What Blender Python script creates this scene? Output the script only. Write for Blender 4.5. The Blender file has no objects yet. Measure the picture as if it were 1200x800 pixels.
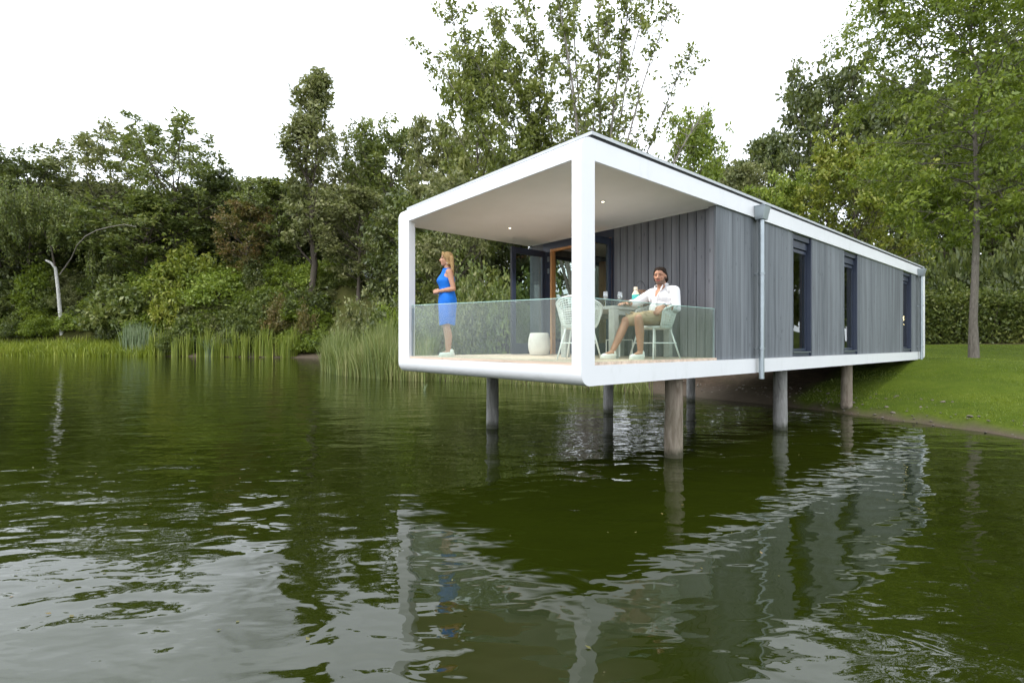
import bpy, bmesh, math, random
import numpy as np
from mathutils import Vector, Matrix, Euler
R = math.radians
S = bpy.context.scene
COL = S.collection
random.seed(7)
# ------------------------------------------------------------------ constants
F = 596.0                     # focal length in pixels of the 1200 px wide photograph
HZ = 402.6                    # horizon row
CAMZ = 0.21                   # camera above the deck (deck top is z = 0)
WATER = -1.41
ANG = math.atan2(.6466, .7627)
CX, CY = .758, 5.577          # front corner of the lodge
ca, sa = math.cos(ANG), math.sin(ANG)
LEN, WID = 15.86, 4.2
def HW(s, t, z=0.0):          # lodge coordinates (along, across, up) -> world
    return Vector((CX + s*ca - t*sa, CY + s*sa + t*ca, z))

# ------------------------------------------------------------------ mesh helper
class MB:
    def __init__(self): self.v = []; self.f = []; self.m = []
    def add(self, vs, fs, mi=0):
        o = len(self.v); self.v += [tuple(p) for p in vs]
        self.f += [tuple(i+o for i in f) for f in fs]; self.m += [mi]*len(fs); return self
    def box(self, x0, x1, y0, y1, z0, z1, mi=0):
        return self.add([(x0,y0,z0),(x1,y0,z0),(x1,y1,z0),(x0,y1,z0),(x0,y0,z1),(x1,y0,z1),(x1,y1,z1),(x0,y1,z1)],
            [(0,3,2,1),(4,5,6,7),(0,1,5,4),(1,2,6,5),(2,3,7,6),(3,0,4,7)], mi)
    def tube(self, pts, rad, n=8, cap=True, mi=0, closed=False):
        pts = [Vector(p) for p in pts]; k = len(pts)
        if not hasattr(rad, '__len__'): rad = [rad]*k
        vs = []; fs = []; up = None
        for i, p in enumerate(pts):
            if closed: d = pts[(i+1) % k]-pts[i-1]
            else: d = (pts[min(i+1,k-1)]-pts[max(i-1,0)])
            d = d.normalized() if d.length > 1e-9 else Vector((0,0,1))
            if up is None:
                up = Vector((0,0,1)) if abs(d.z) < .9 else Vector((1,0,0))
            a = d.cross(up)
            if a.length < 1e-6: a = d.orthogonal()
            a.normalize(); b = a.cross(d).normalized(); up = b
            for j in range(n):
                t = 2*math.pi*j/n
                vs.append(p + a*(math.cos(t)*rad[i]) + b*(math.sin(t)*rad[i]))
        for i in range(k if closed else k-1):
            i2 = (i+1) % k
            for j in range(n):
                fs.append((i*n+j, i*n+(j+1)%n, i2*n+(j+1)%n, i2*n+j))
        if cap and not closed:
            fs.append(tuple(range(n-1,-1,-1))); fs.append(tuple((k-1)*n+j for j in range(n)))
        return self.add(vs, fs, mi)
    def lathe(self, prof, n=24, c=(0,0,0), mi=0, sx=1, sy=1):
        vs = []; fs = []; k = len(prof)
        for r, z in prof:
            for j in range(n):
                t = 2*math.pi*j/n
                vs.append((c[0]+r*math.cos(t)*sx, c[1]+r*math.sin(t)*sy, c[2]+z))
        for i in range(k-1):
            for j in range(n): fs.append((i*n+j, i*n+(j+1)%n, (i+1)*n+(j+1)%n, (i+1)*n+j))
        fs.append(tuple(range(n-1,-1,-1))); fs.append(tuple((k-1)*n+j for j in range(n)))
        return self.add(vs, fs, mi)
    def prism(self, poly, y0, y1, mi=0):         # polygon in (x,z), extruded along y
        n = len(poly)
        vs = [(x,y0,z) for x,z in poly]+[(x,y1,z) for x,z in poly]
        fs = [tuple(range(n)), tuple(range(2*n-1,n-1,-1))]+[(i,i+n,(i+1)%n+n,(i+1)%n) for i in range(n)]
        return self.add(vs, fs, mi)
    def capsule(self, p0, r0, p1, r1, n=14, m=5):
        p0, p1 = Vector(p0), Vector(p1); d = (p1-p0)
        d = d.normalized() if d.length > 1e-9 else Vector((0,0,1))
        pts = []; rr = []
        for i in range(m, 0, -1):
            a = i*math.pi/2/m*.985; pts.append(p0-d*(r0*math.sin(a))); rr.append(r0*math.cos(a))
        pts.append(p0); rr.append(r0); pts.append(p1); rr.append(r1)
        for i in range(1, m+1):
            a = i*math.pi/2/m*.985; pts.append(p1+d*(r1*math.sin(a))); rr.append(r1*math.cos(a))
        return self.tube(pts, rr, n)
    def chain(self, pts, n=12):
        for (p0,r0),(p1,r1) in zip(pts[:-1], pts[1:]): self.capsule(p0,r0,p1,r1,n)
        return self
    def ell(self, c, r, rot=None, n=18, m=12):
        rot = Euler(rot or (0,0,0)).to_matrix(); c = Vector(c); vs = []; fs = []
        for i in range(m+1):
            a = -math.pi/2*.99+math.pi*.99*i/m
            for j in range(n):
                t = 2*math.pi*j/n
                vs.append(c+rot@Vector((r[0]*math.cos(a)*math.cos(t), r[1]*math.cos(a)*math.sin(t), r[2]*math.sin(a))))
        for i in range(m):
            for j in range(n): fs.append((i*n+j, i*n+(j+1)%n, (i+1)*n+(j+1)%n, (i+1)*n+j))
        fs.append(tuple(range(n-1,-1,-1))); fs.append(tuple(m*n+j for j in range(n)))
        return self.add(vs, fs)
    def mesh(self, name, mats, smooth=False):
        me = bpy.data.meshes.new(name); me.from_pydata(self.v, [], self.f)
        if not isinstance(mats, (list, tuple)): mats = [mats]
        for m in mats: me.materials.append(m)
        me.polygons.foreach_set('material_index', self.m)
        bm = bmesh.new(); bm.from_mesh(me); bmesh.ops.recalc_face_normals(bm, faces=bm.faces[:]); bm.to_mesh(me); bm.free()
        if smooth is True: me.polygons.foreach_set('use_smooth', [True]*len(me.polygons))
        elif smooth: me.set_sharp_from_angle(angle=R(smooth)); me.polygons.foreach_set('use_smooth', [True]*len(me.polygons)); me.set_sharp_from_angle(angle=R(smooth))
        me.update(); return me
    def build(self, name, mats, parent=None, loc=(0,0,0), rot=0, smooth=False, bev=0, sub=0):
        o = bpy.data.objects.new(name, self.mesh(name, mats, smooth)); COL.objects.link(o)
        o.parent = parent; o.location = loc; o.rotation_euler = (0,0,rot)
        if bev:
            b = o.modifiers.new('bevel','BEVEL'); b.width = bev; b.segments = 2; b.limit_method = 'ANGLE'; b.harden_normals = False
        if sub:
            b = o.modifiers.new('sub','SUBSURF'); b.levels = sub; b.render_levels = sub
        return o
    def blob(self, name, mats, parent=None, voxel=.008, it=4):    # fuse all closed pieces into ONE continuous skin
        me0 = self.mesh('tmp', mats[:1] if isinstance(mats, (list,tuple)) else mats)
        o = bpy.data.objects.new('tmp', me0); COL.objects.link(o)
        r = o.modifiers.new('r','REMESH'); r.mode = 'VOXEL'; r.voxel_size = voxel
        s = o.modifiers.new('s','SMOOTH'); s.factor = .5; s.iterations = it
        dg = bpy.context.evaluated_depsgraph_get()
        me = bpy.data.meshes.new_from_object(o.evaluated_get(dg)); me.name = name
        bpy.data.objects.remove(o)
        me.materials.clear()
        for m in (mats if isinstance(mats,(list,tuple)) else [mats]): me.materials.append(m)
        me.polygons.foreach_set('use_smooth', [True]*len(me.polygons))
        o = bpy.data.objects.new(name, me); COL.objects.link(o); o.parent = parent
        return o

def tag(o, label=None, cat=None, group=None, kind=None):
    if label: o['label'] = label
    if cat: o['category'] = cat
    if group: o['group'] = group
    if kind: o['kind'] = kind
    return o
def empty(name, loc, rz=0, label=None, cat=None, group=None):
    o = bpy.data.objects.new(name, None); COL.objects.link(o); o.empty_display_size = .2
    o.location = loc; o.rotation_euler = (0,0,rz); tag(o, label, cat, group); return o
def copy_tree(o, parent=None):
    c = o.copy(); COL.objects.link(c); c.parent = parent
    for ch in [x for x in list(COL.objects) if x.parent == o]: copy_tree(ch, c)
    return c
def np_mesh(name, V, Fc, mats, smooth=False, mi=None):
    V = np.asarray(V, np.float32); Fc = np.asarray(Fc, np.int32); k = Fc.shape[1]
    me = bpy.data.meshes.new(name)
    me.vertices.add(len(V)); me.vertices.foreach_set('co', V.ravel())
    me.loops.add(Fc.size); me.loops.foreach_set('vertex_index', Fc.ravel())
    me.polygons.add(len(Fc)); me.polygons.foreach_set('loop_start', np.arange(0, Fc.size, k, dtype=np.int32))
    try: me.polygons.foreach_set('loop_total', np.full(len(Fc), k, np.int32))
    except Exception: pass
    for m in (mats if isinstance(mats,(list,tuple)) else [mats]): me.materials.append(m)
    if mi is not None: me.polygons.foreach_set('material_index', np.asarray(mi, np.int32))
    if smooth: me.polygons.foreach_set('use_smooth', np.ones(len(Fc), bool))
    me.update(calc_edges=True); me.validate(); return me
def np_obj(name, me, parent=None):
    o = bpy.data.objects.new(name, me); COL.objects.link(o); o.parent = parent; return o

# ------------------------------------------------------------------ materials
def new_mat(name):
    m = bpy.data.materials.new(name); m.use_nodes = True; nt = m.node_tree
    p = nt.nodes['Principled BSDF']; return m, nt, p
def N(nt, typ, **kw):
    n = nt.nodes.new(typ)
    for k, v in kw.items():
        if k in n.inputs: n.inputs[k].default_value = v
        else: setattr(n, k, v)
    return n
def ramp(nt, fac, stops):
    r = nt.nodes.new('ShaderNodeValToRGB'); e = r.color_ramp.elements
    while len(e) < len(stops): e.new(.5)
    for q, (pos, c) in zip(e, stops): q.position = pos; q.color = (*c, 1)
    nt.links.new(fac, r.inputs[0]); return r.outputs[0]
def coords(nt, scale=(1,1,1), kind='Object'):
    tc = nt.nodes.new('ShaderNodeTexCoord'); mp = nt.nodes.new('ShaderNodeMapping')
    mp.inputs['Scale'].default_value = scale
    nt.links.new(tc.outputs[kind], mp.inputs[0]); return mp.outputs[0]
def noise(nt, vec, scale, detail=4, rough=.55, dist=0):
    n = N(nt, 'ShaderNodeTexNoise'); n.inputs['Scale'].default_value = scale; n.inputs['Detail'].default_value = detail
    n.inputs['Roughness'].default_value = rough; n.inputs['Distortion'].default_value = dist
    nt.links.new(vec, n.inputs['Vector']); return n.outputs['Fac']
def mixc(nt, fac, a, b, typ='MIX'):
    m = nt.nodes.new('ShaderNodeMix'); m.data_type = 'RGBA'; m.blend_type = typ
    for sock, val in ((m.inputs[0], fac), (m.inputs[6], a), (m.inputs[7], b)):
        if hasattr(val, 'is_linked'): nt.links.new(val, sock)
        elif isinstance(val, (int, float)): sock.default_value = val
        else: sock.default_value = (*val, 1)
    return m.outputs[2]
def bump(nt, p, h, strength=.3, dist=.02):
    b = nt.nodes.new('ShaderNodeBump'); b.inputs['Strength'].default_value = strength; b.inputs['Distance'].default_value = dist
    nt.links.new(h, b.inputs['Height']); nt.links.new(b.outputs[0], p.inputs['Normal']); return b
def island(nt):
    g = nt.nodes.new('ShaderNodeNewGeometry'); return g.outputs['Random Per Island']

def mat_plain(name, col, rough=.5, metal=0, var=.12, nscale=6, bmp=.05, spec=.5, dirt=None):
    m, nt, p = new_mat(name); v = coords(nt)
    f = noise(nt, v, nscale, 6)
    lo = tuple(c*(1-var) for c in col); hi = tuple(min(1,c*(1+var)) for c in col)
    c = ramp(nt, f, [(.3, lo), (.7, hi)])
    if dirt:
        f2 = noise(nt, coords(nt, (1.2,1.2,.35)), 2.2, 8, .7)
        c = mixc(nt, ramp(nt, f2, [(.55,(0,0,0)),(.8,(.5,.5,.5))]), c, dirt)
    nt.links.new(c, p.inputs['Base Color'])
    p.inputs['Roughness'].default_value = rough; p.inputs['Metallic'].default_value = metal
    p.inputs['Specular IOR Level'].default_value = spec
    if bmp: bump(nt, p, noise(nt, v, nscale*12, 3), bmp, .005)
    return m
def mat_board(name, a, b, along=2, rough=.7):
    """Stained boards: each board has its own tone, grain runs along the board."""
    m, nt, p = new_mat(name)
    sc = [28, 28, 28]; sc[along] = 1.1
    v = coords(nt, tuple(sc)); g = noise(nt, v, 1.0, 8, .65, .4)
    sc2 = [7, 7, 7]; sc2[along] = .35
    st = noise(nt, coords(nt, tuple(sc2)), 1.0, 5, .6)
    kn = nt.nodes.new('ShaderNodeTexVoronoi'); kn.inputs['Scale'].default_value = 1.0
    sc3 = [9, 9, 9]; sc3[along] = 3.2
    nt.links.new(coords(nt, tuple(sc3)), kn.inputs['Vector'])
    knot = ramp(nt, kn.outputs['Distance'], [(.06,(1,1,1)),(.14,(0,0,0))])
    base = mixc(nt, island(nt), a, b)
    c = mixc(nt, .55, base, ramp(nt, g, [(.25,tuple(x*.45 for x in a)),(.75,tuple(x*1.35 for x in b))]))
    c = mixc(nt, ramp(nt, st, [(.35,(0,0,0)),(.72,(.7,.7,.7))]), c, tuple(min(1,x*1.65+.01) for x in b))
    c = mixc(nt, mixc(nt, .55, (0,0,0), knot), c, tuple(x*.5 for x in a))
    nt.links.new(c, p.inputs['Base Color']); p.inputs['Roughness'].default_value = rough
    p.inputs['Specular IOR Level'].default_value = .3
    bump(nt, p, g, .35, .004); return m
def mat_leaf(name, cols, trans=.35, rough=.42, spec=.5):
    m, nt, p = new_mat(name); v = coords(nt)
    pos = [(i/(len(cols)-1), (c[0]*LEAFK*1.13, c[1]*LEAFK, c[2]*LEAFK)) for i, c in enumerate(cols)]
    big = noise(nt, v, .35, 3)
    mth = N(nt, 'ShaderNodeMath', operation='MULTIPLY_ADD'); nt.links.new(island(nt), mth.inputs[0]); mth.inputs[1].default_value = .62
    m2 = N(nt, 'ShaderNodeMath', operation='MULTIPLY_ADD'); nt.links.new(big, m2.inputs[0]); m2.inputs[1].default_value = 1.3; m2.inputs[2].default_value = -.46
    nt.links.new(m2.outputs[0], mth.inputs[2])
    c = ramp(nt, mth.outputs[0], pos)
    nt.links.new(c, p.inputs['Base Color']); p.inputs['Roughness'].default_value = rough; p.inputs['Specular IOR Level'].default_value = spec
    t = nt.nodes.new('ShaderNodeBsdfTranslucent'); nt.links.new(mixc(nt, .5, c, (.16,.2,.02)), t.inputs[0])
    mx = nt.nodes.new('ShaderNodeMixShader'); mx.inputs[0].default_value = trans
    nt.links.new(p.outputs[0], mx.inputs[1]); nt.links.new(t.outputs[0], mx.inputs[2])
    nt.links.new(mx.outputs[0], nt.nodes['Material Output'].inputs[0]); return m
def mat_bark(name, a, b, scale=3):
    m, nt, p = new_mat(name)
    g = noise(nt, coords(nt, (9,9,1.6)), scale, 8, .65, .6)
    l = noise(nt, coords(nt), .8, 4)
    c = ramp(nt, g, [(.3,a),(.7,b)]); c = mixc(nt, ramp(nt, l, [(.5,(0,0,0)),(.8,(.4,.4,.4))]), c, (.09,.11,.05))
    nt.links.new(c, p.inputs['Base Color']); p.inputs['Roughness'].default_value = .9; p.inputs['Specular IOR Level'].default_value = .15
    bump(nt, p, g, .6, .03); return m
def mat_pile(name, a, b):
    m = mat_bark(name, a, b, 1.6); nt = m.node_tree; p = nt.nodes['Principled BSDF']
    src = p.inputs['Base Color'].links[0].from_socket
    tc = nt.nodes.new('ShaderNodeTexCoord'); sp = nt.nodes.new('ShaderNodeSeparateXYZ'); nt.links.new(tc.outputs['Object'], sp.inputs[0])
    ad = N(nt,'ShaderNodeMath', operation='MULTIPLY_ADD'); nt.links.new(noise(nt, coords(nt,(6,6,2)), 2, 5), ad.inputs[0]); ad.inputs[1].default_value = .22; nt.links.new(sp.outputs['Z'], ad.inputs[2])
    mr = N(nt,'ShaderNodeMapRange'); nt.links.new(ad.outputs[0], mr.inputs[0]); mr.inputs[1].default_value = -1.24; mr.inputs[2].default_value = -1.14; mr.inputs[3].default_value = .8; mr.inputs[4].default_value = 0
    nt.links.new(mixc(nt, mr.outputs[0], src, (.030,.034,.016)), p.inputs['Base Color'])
    st = noise(nt, coords(nt,(14,14,.8)), 1.5, 6, .7)
    return m
def mat_glass(name, tint, refl=1.0, rough=.0, haze=0):
    m, nt, p = new_mat(name); nt.nodes.remove(p)
    tr = nt.nodes.new('ShaderNodeBsdfTransparent'); tr.inputs[0].default_value = (*tint,1)
    gl = nt.nodes.new('ShaderNodeBsdfGlossy'); gl.inputs['Roughness'].default_value = rough; gl.inputs[0].default_value = (1,1,1,1)
    fr = nt.nodes.new('ShaderNodeLayerWeight'); fr.inputs[0].default_value = .5
    pw = N(nt, 'ShaderNodeMath', operation='POWER'); pw.inputs[1].default_value = 5.0; nt.links.new(fr.outputs['Facing'], pw.inputs[0])
    ml = N(nt, 'ShaderNodeMath', operation='MULTIPLY_ADD'); ml.inputs[1].default_value = .96; ml.inputs[2].default_value = .04*refl; ml.use_clamp = True
    nt.links.new(pw.outputs[0], ml.inputs[0])
    mx = nt.nodes.new('ShaderNodeMixShader'); nt.links.new(ml.outputs[0], mx.inputs[0])
    nt.links.new(tr.outputs[0], mx.inputs[1]); nt.links.new(gl.outputs[0], mx.inputs[2])
    out = mx.outputs[0]
    if haze:  # milky glare put into the glass as a patchy pale diffuse layer
        df = nt.nodes.new('ShaderNodeBsdfDiffuse'); df.inputs[0].default_value = (.55,.60,.57,1)
        m2 = nt.nodes.new('ShaderNodeMixShader'); f = ramp(nt, noise(nt, coords(nt,(2,2,1.2)), 3, 8, .7), [(.3,(haze*.4,)*3),(.7,(haze*1.5,)*3)])
        nt.links.new(f, m2.inputs[0]); nt.links.new(out, m2.inputs[1]); nt.links.new(df.outputs[0], m2.inputs[2]); out = m2.outputs[0]
    nt.links.new(out, nt.nodes['Material Output'].inputs[0]); return m
def mat_emit(name, col, st):
    m, nt, p = new_mat(name); p.inputs['Base Color'].default_value = (*col,1)
    p.inputs['Emission Color'].default_value = (*col,1); p.inputs['Emission Strength'].default_value = st
    return m

LEAFK = 1.92
M = {}
M['white'] = mat_plain('white_paint', (.80,.81,.83), .4, var=.02, nscale=1.5, bmp=.03, dirt=(.58,.60,.57))
M['ceil'] = mat_plain('taupe_ceiling', (.86,.87,.89), .8, var=.03, nscale=2, bmp=.04)
M['clad_side'] = mat_board('grey_cladding', (.082,.094,.106), (.150,.164,.177))
M['clad_back'] = mat_board('dark_cladding', (.118,.120,.134), (.156,.158,.172))
M['groove'] = mat_plain('groove_backing', (.02,.022,.026), .9)
M['deck'] = mat_board('deck_wood', (.41,.31,.235), (.53,.42,.33), along=1, rough=.6)
M['navy'] = mat_plain('navy_frame', (.030,.040,.068), .35, var=.05, bmp=.02)
M['oak'] = mat_board('orange_wood', (.42,.20,.075), (.52,.27,.11), along=2, rough=.5)
M['zinc'] = mat_plain('zinc', (.34,.385,.41), .38, .8, var=.08, nscale=4, bmp=.04)
M['trim'] = mat_plain('roof_trim', (.50,.52,.54), .5, .2, var=.08)
M['black'] = mat_plain('black_seal', (.012,.013,.016), .6)
M['roof'] = mat_plain('roof_membrane', (.06,.065,.07), .9)
M['pile'] = mat_pile('pile_wood', (.13,.125,.12), (.36,.355,.34))
M['pile_brown'] = mat_pile('brown_pile_wood', (.15,.115,.085), (.40,.34,.28))
M['rail'] = mat_glass('railing_glass', (.885,.945,.918), .7, .16, .035)
M['pane'] = mat_glass('window_glass', (.70,.76,.73), 1.2)
M['tglass'] = mat_glass('drinking_glass', (.93,.95,.95), 3.0)
M['inner'] = mat_plain('interior_plaster', (.42,.36,.29), .8)
M['innerwood'] = mat_board('interior_wood', (.30,.16,.06), (.40,.22,.09), along=2)
M['innerfloor'] = mat_board('interior_floor', (.20,.13,.08), (.28,.19,.12), along=0)
M['lit'] = mat_emit('lit_lamp', (1.0,.86,.62), 7.0)
M['lamp'] = mat_emit('lit_pendant', (1.0,.72,.36), 9.0)
M['skin_w'] = mat_plain('tanned_skin', (.50,.265,.17), .5, var=.06, nscale=20, bmp=.02, spec=.35)
M['skin_m'] = mat_plain('brown_skin', (.40,.20,.125), .5, var=.07, nscale=20, bmp=.02, spec=.35)
M['lip'] = mat_plain('lips', (.40,.10,.09), .4)
M['eye'] = mat_plain('eye_dark', (.03,.022,.018), .25)
M['eyew'] = mat_plain('eye_white', (.75,.73,.70), .3)
M['brow'] = mat_plain('brow', (.06,.035,.02), .8)
M['stubble'] = mat_plain('stubble', (.17,.10,.072), .7, var=.2, nscale=80)
M['blonde'] = mat_bark('blonde_hair', (.30,.18,.075), (.56,.38,.19), 14)
M['darkhair'] = mat_bark('dark_hair', (.012,.008,.006), (.045,.03,.022), 14)
M['dress'] = mat_plain('blue_dress', (.006,.16,.66), .65, var=.10, nscale=7, bmp=.15, spec=.3)
M['shirt'] = mat_plain('white_shirt', (.68,.68,.70), .85, var=.03, nscale=8, bmp=.2, spec=.2)
M['shorts'] = mat_plain('khaki_shorts', (.38,.28,.17), .9, var=.08, nscale=14, bmp=.2, spec=.1)
M['shoe'] = mat_plain('white_shoe', (.78,.77,.74), .6, var=.03)
M['sole'] = mat_plain('shoe_sole', (.70,.68,.62), .7)
M['wicker'] = mat_plain('white_wicker', (.76,.77,.74), .6, var=.08, nscale=30, bmp=.1)
M['chairleg'] = mat_plain('white_steel', (.80,.80,.78), .4, var=.02)
M['table'] = mat_plain('grey_tabletop', (.40,.40,.37), .7, var=.12, nscale=9, bmp=.1)
M['pot'] = mat_plain('white_pot', (.74,.70,.66), .7, var=.05, nscale=12, bmp=.1)
M['teal'] = mat_plain('teal_bottle', (.06,.44,.40), .35, var=.05)
M['darkteal'] = mat_plain('bottle_marking', (.012,.15,.15), .4)
M['cream'] = mat_plain('cream_cap', (.66,.58,.44), .5)
M['rattan'] = mat_plain('brown_rattan', (.15,.085,.05), .7, var=.3, nscale=30)
M['silver'] = mat_plain('silver', (.7,.7,.7), .25, 1)
M['bowl'] = mat_plain('olive_bowl', (.16,.14,.08), .5)
M['carpaint'] = mat_plain('silver_car_paint', (.62,.66,.70), .25, .3, var=.03, bmp=0)
M['carwhite'] = mat_plain('white_car_paint', (.75,.77,.80), .25, 0, var=.02, bmp=0)
M['carglass'] = mat_plain('car_glass', (.03,.04,.05), .08, bmp=0)
M['tyre'] = mat_plain('tyre', (.02,.02,.02), .9)
M['stone'] = mat_plain('shore_stone', (.15,.13,.105), .85, var=.35, nscale=5)
# foliage
M['lf_dark'] = mat_leaf('dark_leaf', [(.017,.029,.009),(.034,.052,.015),(.062,.084,.022),(.100,.122,.036)], .3)
M['lf_mid'] = mat_leaf('mid_leaf', [(.026,.043,.011),(.052,.080,.018),(.090,.120,.028),(.140,.165,.046)], .35)
M['lf_lite'] = mat_leaf('light_leaf', [(.050,.085,.015),(.095,.150,.020),(.150,.210,.030),(.210,.260,.055)], .4)
M['lf_yel'] = mat_leaf('yellow_leaf', [(.046,.074,.010),(.092,.130,.016),(.145,.178,.024),(.200,.215,.042)], .4)
M['lf_grey'] = mat_leaf('olive_leaf', [(.040,.055,.022),(.075,.095,.035),(.120,.140,.055),(.185,.200,.100)], .35, spec=.35)
M['lf_fan'] = mat_leaf('fan_leaf', [(.040,.060,.014),(.080,.110,.024),(.125,.160,.036),(.180,.205,.070)], .4)
M['lf_rust'] = mat_leaf('rusty_leaf', [(.045,.052,.015),(.070,.075,.02),(.10,.085,.028),(.15,.085,.035)], .35)
M['lf_fresh'] = mat_leaf('fresh_leaf', [(.035,.062,.008),(.070,.112,.012),(.110,.160,.018),(.150,.195,.030)], .45)
M['reed'] = mat_leaf('reed_leaf', [(.045,.072,.018),(.080,.115,.030),(.125,.155,.052),(.23,.23,.12)], .3)
M['cattail'] = mat_leaf('cattail_leaf', [(.055,.090,.012),(.095,.14,.018),(.145,.19,.03),(.21,.235,.06)], .35)
M['bluereed'] = mat_leaf('bluish_reed_leaf', [(.05,.09,.04),(.09,.14,.07),(.15,.20,.12),(.2,.25,.17)], .3)
M['grass'] = mat_leaf('grass_blade', [(.062,.095,.008),(.100,.145,.012),(.14,.185,.02),(.18,.215,.035)], .35)
M['lawnblade'] = mat_leaf('lawn_blade', [(.036,.064,.005),(.054,.090,.006),(.072,.110,.008),(.095,.130,.013)], .3)
M['bark'] = mat_bark('bark', (.045,.036,.028), (.16,.135,.11))
M['bark_pale'] = mat_bark('pale_bark', (.16,.14,.12), (.34,.31,.28))
M['bark_shade'] = mat_bark('lawn_tree_bark', (.075,.065,.055), (.20,.18,.155))
M['birch'] = mat_bark('white_birch_bark', (.30,.29,.27), (.75,.74,.70), 1.2)
# ================================================================== LODGE
lodge = empty('lake_lodge', (CX, CY, 0), ANG, 'long white framed lodge with grey timber cladding standing on piles over the water', 'lodge')
ZB, ZD, ZC, ZT = -.264, -.035, 2.265, 2.512
def ring_pts(r=.15, rr=.16, n=8):
    pts = []
    def arc(cx, cz, a0, a1, rad):
        for i in range(n+1):
            a = R(a0+(a1-a0)*i/n); pts.append((cx+rad*math.cos(a), cz+rad*math.sin(a)))
    arc(r, ZB+r, 180, 270, r); arc(LEN-rr, ZB+rr, 270, 360, rr)
    arc(LEN-rr, ZT-rr, 0, 90, rr); arc(r, ZT-r, 90, 180, r)
    return pts
def side_ring(mb, y0, y1, s0=.228, s1=15.60):
    out = ring_pts(); inn = [(min(max(x,s0),s1), min(max(z,ZD),ZC)) for x,z in out]; k = len(out)
    # corner points of the inner rectangle get hit exactly because arcs extend past it
    for y, flip in ((y0,0),(y1,1)):
        for i in range(k):
            j = (i+1) % k
            q = [out[i], out[j], inn[j], inn[i]]
            if inn[i] == inn[j]: q = q[:3]
            vs = [(x,y,z) for x,z in q]
            mb.add(vs, [tuple(range(len(vs)))])
    for loop in (out, inn):
        for i in range(k):
            j = (i+1) % k
            if loop[i] == loop[j]: continue
            (x0,z0),(x1,z1) = loop[i], loop[j]
            mb.add([(x0,y0,z0),(x1,y0,z1),(x1,y1,z1),(x0,y1,z0)], [(0,1,2,3)])
fr = MB()
side_ring(fr, 0, .14); side_ring(fr, WID-.14, WID)
n = 8; r = .15
top = [(r+r*math.cos(R(180-90*i/n)), ZT-r+r*math.sin(R(180-90*i/n))) for i in range(n+1)] + [(.36,ZT),(.36,ZC),(0,ZC)]
bot = [(0,ZD)]+[(r+r*math.cos(R(180+90*i/n)), ZB+r+r*math.sin(R(180+90*i/n))) for i in range(n+1)] + [(.36,ZB),(.36,ZD)]
fr.prism(top, .14, WID-.14); fr.prism(bot, .14, WID-.14)
fr.box(0, .118, 3.84, WID-.14, ZD, ZC)                       # wide left post
rear_t = [(LEN-x, z) for x,z in top]; rear_b = [(LEN-x, z) for x,z in bot]
fr.prism(rear_t, .14, WID-.14); fr.prism(rear_b, .14, WID-.14)
fr.build('white_frame', M['white'], lodge, smooth=35)
MB().box(.36, 15.5, .14, WID-.14, ZC+.003, ZT-.01).box(.012, 2.997, .012, WID-.012, ZC-.006, ZC-.002).build('ceiling', M['ceil'], lodge)
MB().box(.36, 15.5, .14, WID-.14, ZB+.02, ZD-.012).build('floor_slab', M['inner'], lodge)
rf = MB().box(.175, 15.7, .008, WID-.008, ZT+.001, ZT+.034).build('roof', M['black'], lodge)
tr = MB()
tr.box(.165, 15.72, -.012, .08, ZT+.0345, ZT+.072); tr.box(.165, 15.72, WID-.08, WID+.012, ZT+.0345, ZT+.072)
tr.box(.165, .26, .08, WID-.08, ZT+.0345, ZT+.072); tr.box(15.62, 15.72, .08, WID-.08, ZT+.0345, ZT+.072)
tr.build('roof_trim', M['trim'], rf)
MB().box(.26, 15.62, .08, WID-.08, ZT+.0342, ZT+.042).build('membrane', M['roof'], rf)
# deck planks
dk = MB(); x = .022
rng = random.Random(3)
while x < 2.99:
    w = .138; x1 = min(x+w, 3.0)
    y = .02; 
    cut = rng.uniform(.8, 3.2)
    dk.box(x, x1, .02, cut, -.034, 0); dk.box(x, x1, cut+.003, WID-.02, -.034, 0)
    x += w+.006
dk.build('deck', M['deck'], lodge, bev=.003)
# cladding boards
def boards_side(mb, s0, s1, y0, y1, w=.128):
    k = max(1, round((s1-s0)/w)); st = (s1-s0)/k
    for i in range(k):
        d = rng.uniform(0,.003)
        mb.box(s0+i*st+.0018, s0+(i+1)*st-.0018, y0+d, y1, ZD+.004, ZC-.002)
WIN = [(5.81,6.75),(8.58,9.53),(13.45,14.40)]
sw = MB(); segs = []; a = 3.0
for w0, w1 in WIN: segs.append((a, w0)); a = w1
segs.append((a, 15.6))
for q0, q1 in segs: boards_side(sw, q0, q1, .032, .062)
sw.build('side_cladding', M['clad_side'], lodge)
sb = MB()
for q0, q1 in segs: sb.box(q0+.01, q1-.002, .0625, .125, ZD+.003, ZC-.001)
sb.build('wall', M['groove'], lodge)
bw = MB(); t0 = .0635; t1 = 1.93; k = 13; st = (t1-t0)/k
for i in range(k):
    d = rng.uniform(0,.003)
    bw.box(3.0+d, 3.028, t0+i*st+.0065, t0+(i+1)*st-.0065, .002, ZC-.006)
MB().box(3.004, 3.028, 3.76, 4.055, .002, ZC-.006).build('terrace_cladding', M['clad_back'], lodge)
bw.build('terrace_cladding', M['clad_back'], lodge)
MB().box(3.029, 3.14, .126, 1.93, ZD+.01, ZC).build('terrace_wall', M['groove'], lodge)
MB().box(3.029, 3.14, 3.76, 4.055, ZD+.01, ZC).build('terrace_wall', M['groove'], lodge)
MB().box(2.985, 2.999, .15, 1.93, ZC-.026, ZC-.0062).box(2.985, 2.999, 1.9305, 4.05, ZC-.026, ZC-.0062).build('ceiling_bead', M['white'], lodge)
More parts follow.
